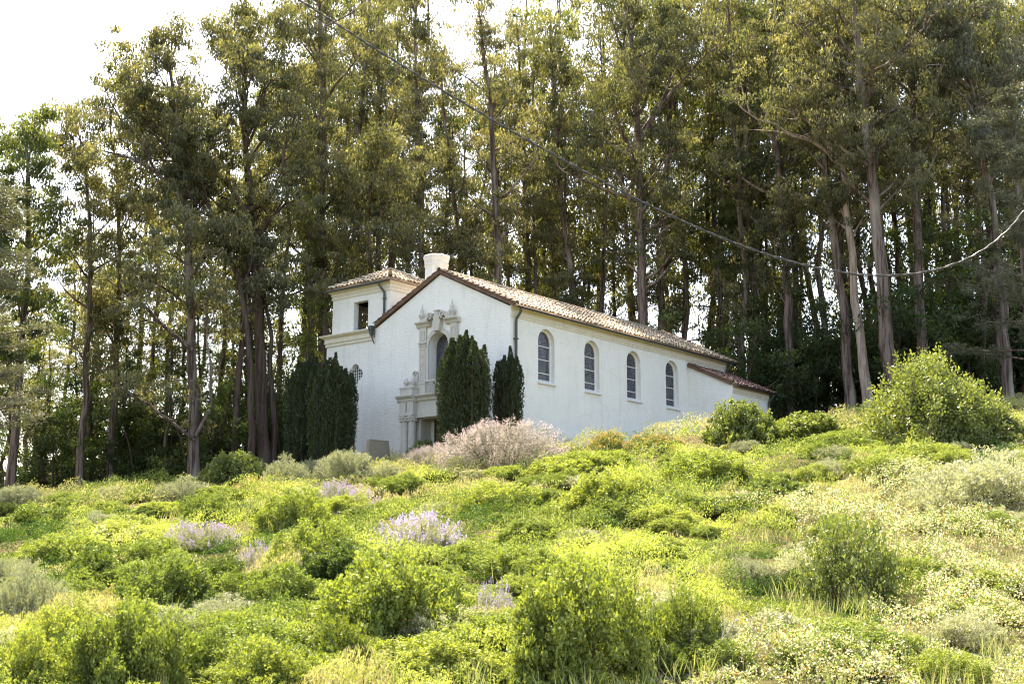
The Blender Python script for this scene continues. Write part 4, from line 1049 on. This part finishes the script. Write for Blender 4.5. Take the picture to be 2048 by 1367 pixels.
# ------------------------------------------------------------------ shrubs
def proto_shrub(seed, leaf, name='shrub', shoots=620, per=42, ls=.05, lw=.55, flower=None, fl=.3, spike=0, dome=1.0, open_=.0, stems=46, up=.25, lumps=26, cone=0, jag=.09):
    """unit bush of radius 1 and height 1: shoots run from the foot to a lumpy dome and carry leaves near their tips"""
    rs = np.random.RandomState(seed)
    k = np.arange(lumps); zc = .08 + .92 * (k + .5) / lumps; a = k * 2.39996 + rs.normal(size=lumps) * .25
    LD = np.stack([np.sqrt(np.maximum(0, 1 - zc ** 2)) * np.cos(a), np.sqrt(np.maximum(0, 1 - zc ** 2)) * np.sin(a), zc], 1)
    LC = LD * rs.uniform(.58, .80, lumps)[:, None]; LR = rs.uniform(.24, .40, lumps)
    if cone:
        LC[:, :2] *= (1 - cone * LC[:, 2:] ** .8) * 1.1; LR *= (1 - .35 * LC[:, 2])
    li = rs.randint(0, lumps, shoots)
    o = norm(rs.normal(size=(shoots, 3)) + LD[li] * 1.3)
    tip = LC[li] + o * LR[li][:, None] * (1 + rs.normal(size=shoots) * jag)[:, None]
    tip[:, 2] = np.maximum(tip[:, 2], .03) * dome
    v = norm(tip)
    foot = v * np.array([.3, .3, 0]) + rs.normal(size=(shoots, 3)) * np.array([.06, .06, 0])
    T = Tubes()
    for j in range(stems):
        q = np.linspace(0, 1, 5)[:, None]; pts = foot[j] * (1 - q) + tip[j] * q * .9; pts[1:-1] += rs.normal(size=(3, 3)) * .03; pts[0, 2] = -.1
        T.add(pts, np.linspace(.014, .005, 5), 4)
    si = np.repeat(np.arange(shoots), per); n = len(si)
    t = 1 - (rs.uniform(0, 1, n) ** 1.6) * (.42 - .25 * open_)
    c = foot[si] * (1 - t)[:, None] + tip[si] * t[:, None]
    c = c + rs.normal(size=(n, 3)) * (.025 + .10 * (1 - t))[:, None]
    c[:, 2] = np.maximum(c[:, 2], .0)
    D = o[si] * .5 + rs.normal(size=(n, 3)) * .7; D[:, 2] += up
    L = rs.uniform(.7, 1.3, n) * ls
    tint = np.clip(.05 + .75 * (t - .55) + .35 * rs.uniform(0, 1, n) + .25 * rs.uniform(0, 1, lumps)[li][si], 0, 1)  # inner leaves tinted darker: shade inside the bush put into the colour
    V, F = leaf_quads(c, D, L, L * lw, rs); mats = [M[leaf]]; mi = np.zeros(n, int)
    if flower:
        fs = rs.choice(shoots, int(shoots * fl), replace=False); m_ = 16
        fi = np.repeat(fs, m_); k2 = len(fi); q = rs.uniform(0, 1, k2)
        sd = norm(v[fs] * .6 + np.array([0, 0, .8]))[np.repeat(np.arange(len(fs)), m_)]
        c2 = tip[fi] + sd * (q * spike)[:, None] + rs.normal(size=(k2, 3)) * .014
        L2 = rs.uniform(.6, 1.1, k2) * ls * .8; V2, F2 = leaf_quads(c2, sd + rs.normal(size=(k2, 3)) * .5, L2, L2 * .6, rs)
        F = np.concatenate([F, F2 + len(V)]); V = np.concatenate([V, V2]); tint = np.concatenate([tint, rs.uniform(0, 1, k2)]); mi = np.concatenate([mi, np.ones(k2, int)]); mats.append(M[flower])
    root = empty(name, (0, 0, -500))
    kids = [obj('stems', T.mesh('stems', M['twig']), root), obj('foliage', fast_mesh('foliage', V, F, mats, mi, tint), root)]
    return root, kids
SP = {
 'a': [proto_shrub(501, 'bush', 'coyote_brush'), proto_shrub(502, 'bush', 'coyote_brush', lumps=34), proto_shrub(503, 'bush', 'coyote_brush', lumps=20, dome=.95), proto_shrub(504, 'bush', 'coyote_brush', lumps=30)],
 'd': [proto_shrub(511, 'bush_dark', 'green_shrub', ls=.055), proto_shrub(512, 'bush_dark', 'green_shrub', ls=.055, lumps=20)],
 's': [proto_shrub(521, 'sage', 'sage_bush', 600, 42, .05, .32, up=.9), proto_shrub(522, 'sage', 'sage_bush', 640, 40, .05, .32, up=.9, lumps=36)],
 'g': [proto_shrub(531, 'bush_gloss', 'glossy_shrub', 420, 46, .065, .6, open_=-.3), proto_shrub(532, 'bush_gloss', 'glossy_shrub', 440, 44, .065, .6, open_=-.3, lumps=18)],
 'p': [proto_shrub(541, 'sage', 'purple_lupine', 520, 22, .05, .3, 'purple', .55, .18, up=.9), proto_shrub(542, 'sage', 'purple_lupine', 500, 22, .05, .3, 'purple', .6, .18, up=.9)],
 'k': [proto_shrub(551, 'mauve', 'flowering_shrub', 1300, 20, .028, .5, 'pink', .9, .12, up=.7, lumps=40)],
 'r': [proto_shrub(561, 'dry', 'dry_shrub', 480, 40, .045, .35, up=.8)],
 'o': [proto_shrub(571, 'bush_gloss', 'orange_shrub', 420, 22, .06, .5, 'orange', .7, .06, up=.6)],
 'c': [proto_shrub(591, 'bush_gloss', 'cone_shrub', 900, 40, .034, .6, open_=-.3, lumps=46, cone=.7, jag=.22)],
 'w': [proto_shrub(581, 'bush_gloss', 'wild_shrub', 260, 46, .05, .55, open_=-.9, up=.3)],
}
useds = {k: set() for k in SP}
rsS = np.random.RandomState(9)
def shrub(kind, px, py, wpx, hpx, label, cat='shrub', group=None, d=None, i=None, sink=.06):
    """px, py: foot of the bush in the picture; wpx, hpx: its breadth and height there"""
    if d is None: b = G(px, py); 
    else: r = ray(px, py); b = Vector((r.x * d, d, gz(r.x * d, d)))
    s = b.y / FPX; rx = wpx * .5 * s / .95; h = hpx * s / 1.05
    if d is not None: h = max(.3, (P(px, py - hpx, d).z - b.z)) / 1.04
    i = rsS.randint(len(SP[kind])) if i is None else i
    return place(SP[kind], useds[kind], i, (b.x, b.y, b.z - sink * h), rsS.uniform(0, 6.28), (rx, rx * rsS.uniform(.85, 1.05), h * (1 + sink)), label=label, cat=cat, group=group)
# the bushes one can pick out, nearest first
BUSH = [
 ('a', 265, 1395, 250, 205, 'large round bright green bush at the lower left'),
 ('a', 532, 1400, 230, 120, 'round bright green bush cut by the bottom edge of the photo'),
 ('a', 50, 1400, 190, 145, 'yellow green bush in the bottom left corner'),
 ('s', 55, 1265, 170, 130, 'pale feathery bush above the bottom left corner'),
 ('d', 185, 1185, 155, 95, 'dark green bush above the large round lower left one'),
 ('a', 330, 1225, 210, 120, 'yellow green bush behind the large round lower left one'),
 ('d', 440, 1190, 130, 80, 'green bush between the lower left bushes and the sage patch'),
 ('a', 790, 1285, 300, 190, 'big dense bush with brown lower stems left of the middle'),
 ('a', 1160, 1350, 300, 245, 'biggest foreground bush with bare brown stems below'),
 ('a', 1375, 1320, 150, 145, 'tall thin bush right against the biggest foreground bush'),
 ('d', 672, 1340, 165, 105, 'low dark green bush under the big dense one'),
 ('a', 388, 1365, 130, 110, 'small pale bush between two round lower left bushes'),
 ('a', 590, 1062, 155, 95, 'rounded bush beside the purple flowers below the tower'),
 ('d', 78, 1062, 150, 55, 'dark low bush near the left border'),
 ('a', 165, 1022, 130, 38, 'flat bright bush under the leftmost trunks'),
 ('a', 412, 1046, 125, 66, 'small bright bush above the white and purple flowers'),
 ('a', 440, 1000, 110, 32, 'flat yellow green bush behind the small bright one'),
 ('a', 640, 1150, 210, 110, 'wide bush sloping up to the middle lupine'),
 ('a', 240, 1080, 170, 40, 'flat yellow green bush in the left meadow'),
 ('w', 1700, 1205, 240, 190, 'open twiggy bush standing on the pale slope at the right'),
 ('c', 1868, 885, 330, 195, 'large peaked sunlit shrub before the gum trunks on the right'),
 ('g', 1990, 875, 110, 62, 'low shrub at the right foot of the large peaked one'),
 ('g', 1485, 890, 165, 90, 'bright shrub hiding the foot of the annex'),
 ('g', 1625, 880, 170, 58, 'low green shrub between the annex shrub and the large peaked one'),
 ('a', 1570, 885, 120, 50, 'bright low bush just right of the annex shrub'),
 ('s', 1965, 1020, 310, 115, 'wide silvery green bush at the right border'),
 ('k', 1008, 938, 262, 96, 'large pinkish flowering bush before the long wall'),
 ('k', 870, 935, 140, 45, 'small pinkish bush before the doorway columns'),
 ('g', 850, 925, 75, 48, 'little yellow green bush at the foot of the columns'),
 ('g', 470, 975, 150, 75, 'glossy leaved bush under the massive gum'),
 ('s', 572, 980, 100, 68, 'gray green bush left of the tower yews'),
 ('s', 690, 962, 130, 68, 'gray green bush below the yews beside the slab'),
 ('s', 630, 965, 90, 50, 'small gray bush between two gray green bushes under the yews'),
 ('s', 368, 1003, 120, 48, 'pale gray bush at the foot of the wide gum'),
 ('r', 508, 992, 85, 40, 'brownish bush below the glossy one'),
 ('s', 228, 1008, 80, 40, 'small pale bush at the foot of the thin left trunks'),
 ('s', 40, 1010, 120, 42, 'pale bush at the foot of the alone standing left gum'),
 ('d', 290, 1000, 90, 30, 'small dark bush left of the pale gray one'),
 ('s', 772, 958, 70, 34, 'pale bush right under the concrete slab'),
 ('p', 672, 1018, 135, 56, 'purple flowers beside the rounded bush below the tower'),
 ('p', 405, 1098, 145, 56, 'white and purple flowers on the left slope'),
 ('p', 522, 1145, 95, 55, 'pale purple flowers left of the middle lupine'),
 ('p', 840, 1108, 165, 85, 'large purple lupine in the middle of the slope'),
 ('p', 988, 1262, 100, 85, 'purple lupine left of the biggest foreground bush'),
 ('p', 150, 1240, 80, 40, 'faint purple flowers above the lower left bush'),
 ('o', 1217, 908, 80, 46, 'orange leaved plant under the long wall, the left one'),
 ('o', 1310, 906, 115, 40, 'orange leaved plants under the long wall, the right ones'),
 ('r', 235, 1230, 110, 60, 'dry brownish bush behind the large round lower left one'),
 ('a', 1200, 945, 190, 52, 'dark shadowed mound below the orange plants'),
 ('a', 1215, 1030, 210, 95, 'wide green mound in the middle right of the slope'),
 ('a', 1420, 965, 190, 70, 'bright mound below the annex shrub'),
 ('a', 1010, 1020, 170, 62, 'green mound below the pinkish flowering bush'),
 ('a', 1070, 1080, 150, 48, 'low yellow mound under the middle green mound'),
 ('a', 800, 988, 120, 46, 'green mound below the slab'),
 ('a', 1770, 955, 190, 50, 'low bright mound left of the silvery bush'),
 ('a', 1680, 900, 150, 40, 'small mound before the low shrubs right of the annex'),
 ('s', 1500, 1175, 120, 60, 'pale bush on the flowery right slope'),
 ('d', 1560, 1000, 150, 48, 'dark leafy mound on the upper right slope'),
 ('a', 1290, 1120, 160, 45, 'yellow green mound above the biggest foreground bush'),
 ('a', 930, 1130, 170, 48, 'yellow green mound right of the large lupine'),
 ('d', 1330, 1345, 120, 60, 'dark low bush at the bottom middle'),
 ('a', 120, 1330, 200, 120, 'round bush between the bottom left corner and the large round one'),
 ('a', 130, 1130, 190, 70, 'broad bright bush on the left meadow above the dark green one'),
 ('s', 15, 1190, 150, 80, 'pale bush cut by the left border'),
 ('a', 545, 1215, 190, 95, 'broad green bush left of the big dense one'),
 ('d', 700, 1160, 170, 80, 'dark green bush directly left of the large lupine'),
 ('a', 460, 1300, 170, 90, 'low bush between the bottom left bushes and the big dense one'),
 ('a', 1040, 1160, 190, 70, 'broad yellow mound just above the biggest foreground bush'),
 ('a', 300, 1140, 170, 70, 'bright bush above the yellow green bush at the left'),
 ('a', 1160, 955, 200, 50, 'dark edged mound below the pinkish bush and the wall'),
]
for kd, px, py, wp, hp, lb in BUSH: shrub(kd, px, py, wp, hp, lb, 'flowers' if kd == 'p' else 'shrub')
rs = np.random.RandomState(31)
for i in range(225):                                   # filler mounds of the same low scrub
    px = rs.uniform(-80, 2130); f = rs.uniform(0, 1); y0 = np.interp(px, [0, 400, 750, 1100, 1400, 1800, 2048], [1010, 985, 965, 935, 900, 885, 870]); py = y0 + (1390 - y0) * f ** 1.25
    if px > 1400 and f > .45 and rs.uniform() < .6: continue
    s = .34 + .75 * f; wv = rs.uniform(110, 230) * s * 1.1; hv = wv * rs.uniform(.22, .40)
    kd = rs.choice(['a', 'a', 'a', 'd', 's'] if px > 700 else ['a', 'a', 'a', 'a', 'd', 's'])
    side_ = 'left' if px < 700 else ('middle' if px < 1350 else 'right')
    nm = {'a': 'yellow green', 'd': 'darker green', 's': 'gray green'}[kd]
    shrub(kd, px, py, wv, hv, 'low %s mound of scrub on the %s of the slope' % (nm, side_), 'shrub', 'low %s mounds on the %s of the slope' % (nm, side_))

# ------------------------------------------------------------------ ground cover
def cover():
    rs = np.random.RandomState(71); n = 1150000
    # uniform in the picture: distance from image row, breadth from column
    px = rs.uniform(-150, 2200, n); t = rs.uniform(0, 1, n)
    d = 15.5 * (62 / 15.5) ** (t ** .92)
    ux = (px - 1024) / FPX; x = ux * d * 1.03; y = d
    z = ground(x, y)
    # smooth random fields
    def field(k, seed):
        r_ = np.random.RandomState(seed); f = 0
        for _ in range(9):
            a = r_.uniform(0, 2 * PI); kk = k * r_.uniform(.5, 2.0); f = f + np.sin(kk * (x * math.cos(a) + y * math.sin(a)) + r_.uniform(0, 6.28))
        return f / 3
    fA = field(1.0, 1); fB = field(2.6, 2); h = .22 + .30 * np.abs(fA) ** .7 * np.sign(fA) + .16 * fB; h = h + .10 * field(6.5, 21) + .06 * field(12, 22); h = np.clip(h, .02, .95)
    kx = np.clip((px - 1250) / 500, 0, 1) * np.clip((46 - d) / 14, .25, 1)
    cream = (kx + .42 * field(.55, 3) + .22 * field(2.2, 4)) > .62
    dry = (field(.7, 5) + .3 * field(3, 6) + .35 * (d < 24)) > .85
    upper = (d > 43) & (field(1.1, 8) > .1)
    keep = (rs.uniform(0, 1, n) < np.where(field(2.6, 7) + .7 * field(6, 17) < -.65, .12, 1)) & ~((d > 55.5) & (px > 1020) & (px < 1500))
    q = rs.uniform(0, 1, n)
    c = np.empty((n, 3))
    a1, b1 = np.array([.045, .088, .014]), np.array([.42, .45, .115]); f1 = np.clip(.46 + .45 * field(.9, 9) + .25 * field(3.1, 10) + .6 * (q - .5), 0, 1)[:, None]
    c[:] = a1 * (1 - f1) + b1 * f1
    cc = np.array([.16, .19, .08]) * (1 - q[:, None]) + np.array([.80, .72, .58]) * q[:, None]  # pale end carries the sun's gloss on broad leaves as colour
    og = rs.uniform(0, 1, n) < .07; cc[og] = (.42, .22, .08)
    br = rs.uniform(0, 1, n) < .16; cc[br] = (.17, .11, .06); gr = rs.uniform(0, 1, n) < .26; cc[gr] = (.16, .24, .04)
    c[cream] = cc[cream]
    dc = np.array([.30, .26, .12]) * (1 - q[:, None]) + np.array([.55, .48, .28]) * q[:, None]; c[dry & ~cream] = dc[dry & ~cream]
    uc = np.array([.22, .23, .09]) * (1 - q[:, None]) + np.array([.40, .34, .20]) * q[:, None]; c[upper & (q > .3)] = uc[upper & (q > .3)]
    lz = rs.uniform(.0, 1, n) ** .35
    C = np.stack([x, y, z + h * lz], 1)[keep]; m_ = len(C); c = c[keep]; cr_ = cream[keep]; dr_ = (dry & ~cream)[keep]; dk = d[keep]
    L = rs.uniform(.03, .062, m_) * (.55 + dk / 45); L[dr_] *= 2.2; L[cr_] *= .85
    W_ = np.where(dr_, L * .09, np.where(cr_, L * .6, L * .42))
    D = rs.normal(size=(m_, 3)) * .7; D[:, 2] += np.where(dr_, 1.6, np.where(cr_, .1, .9))
    V, F = leaf_quads(C, D, L, W_, rs)
    o = obj('ground_cover', fast_mesh('ground_cover', V, F, [M['mat']], colr=c))
    tag(o, 'low carpet of green and cream leaves with dry grass over the slope', kind='stuff')
cover()
# tall grass blades near the bottom
def grass():
    rs = np.random.RandomState(83); n = 9000; px = rs.uniform(-60, 2110, n); d = 16 + 26 * rs.uniform(0, 1, n) ** 1.6
    cl = rs.randint(0, 260, n); cx = rs.uniform(-60, 2110, 260); cd = 16.5 + 24 * rs.uniform(0, 1, 260) ** 1.5
    px = cx[cl] + rs.normal(size=n) * 22; d = cd[cl] + rs.normal(size=n) * .3
    x = (px - 1024) / FPX * d; z = ground(x, d); L = rs.uniform(.18, .48, n)
    D = rs.normal(size=(n, 3)) * .35; D[:, 2] = 1; D = norm(D)
    C = np.stack([x, d, z + .1], 1) + D * L[:, None] * .5
    V, F = leaf_quads(C, D, L, np.full(n, .012), rs)
    q = rs.uniform(0, 1, n)[:, None]; c = np.array([.20, .26, .06]) * (1 - q) + np.array([.50, .44, .26]) * q
    o = obj('tall_grass', fast_mesh('tall_grass', V, F, [M['mat']], colr=c)); tag(o, 'thin green and straw grass blades between the bushes', kind='stuff')
grass()

# bleached dead branches lying in the scrub
def dead(seed, px, py, L, ang, label):
    rs = np.random.RandomState(seed); b = G(px, py); T = Tubes()
    d = (math.cos(ang), .1, math.sin(ang)); q = curve((0, 0, .22), d, L, 7, rs, .22, .05); T.add(q, np.linspace(.014, .005, 8), 5)
    for k in range(4):
        a = ang + rs.uniform(-.9, .9); w_ = curve(q[rs.randint(2, 7)], (math.cos(a), rs.normal() * .4, abs(math.sin(a)) + .2), L * .35, 4, rs, .3, .1); T.add(w_, np.linspace(.007, .003, 5), 4)
    o = obj('dead_branch', T.mesh('dead_branch', M['drywood'])); o.location = b; tag(o, label, 'branch')
dead(1, 895, 1292, .55, -.35, 'bleached dead branch beside the biggest foreground bush')
dead(2, 1415, 1352, .7, 1.1, 'bare dead twigs standing right of the biggest foreground bush')
dead(3, 1560, 1345, .6, 2.4, 'dead branch lying on the pale flowery slope at the bottom')
dead(4, 150, 1182, .8, 2.7, 'thin dead branch over the dark green bush at the left')
dead(5, 1300, 868, .9, 1.4, 'bare upright twigs between the orange plants and the long wall')
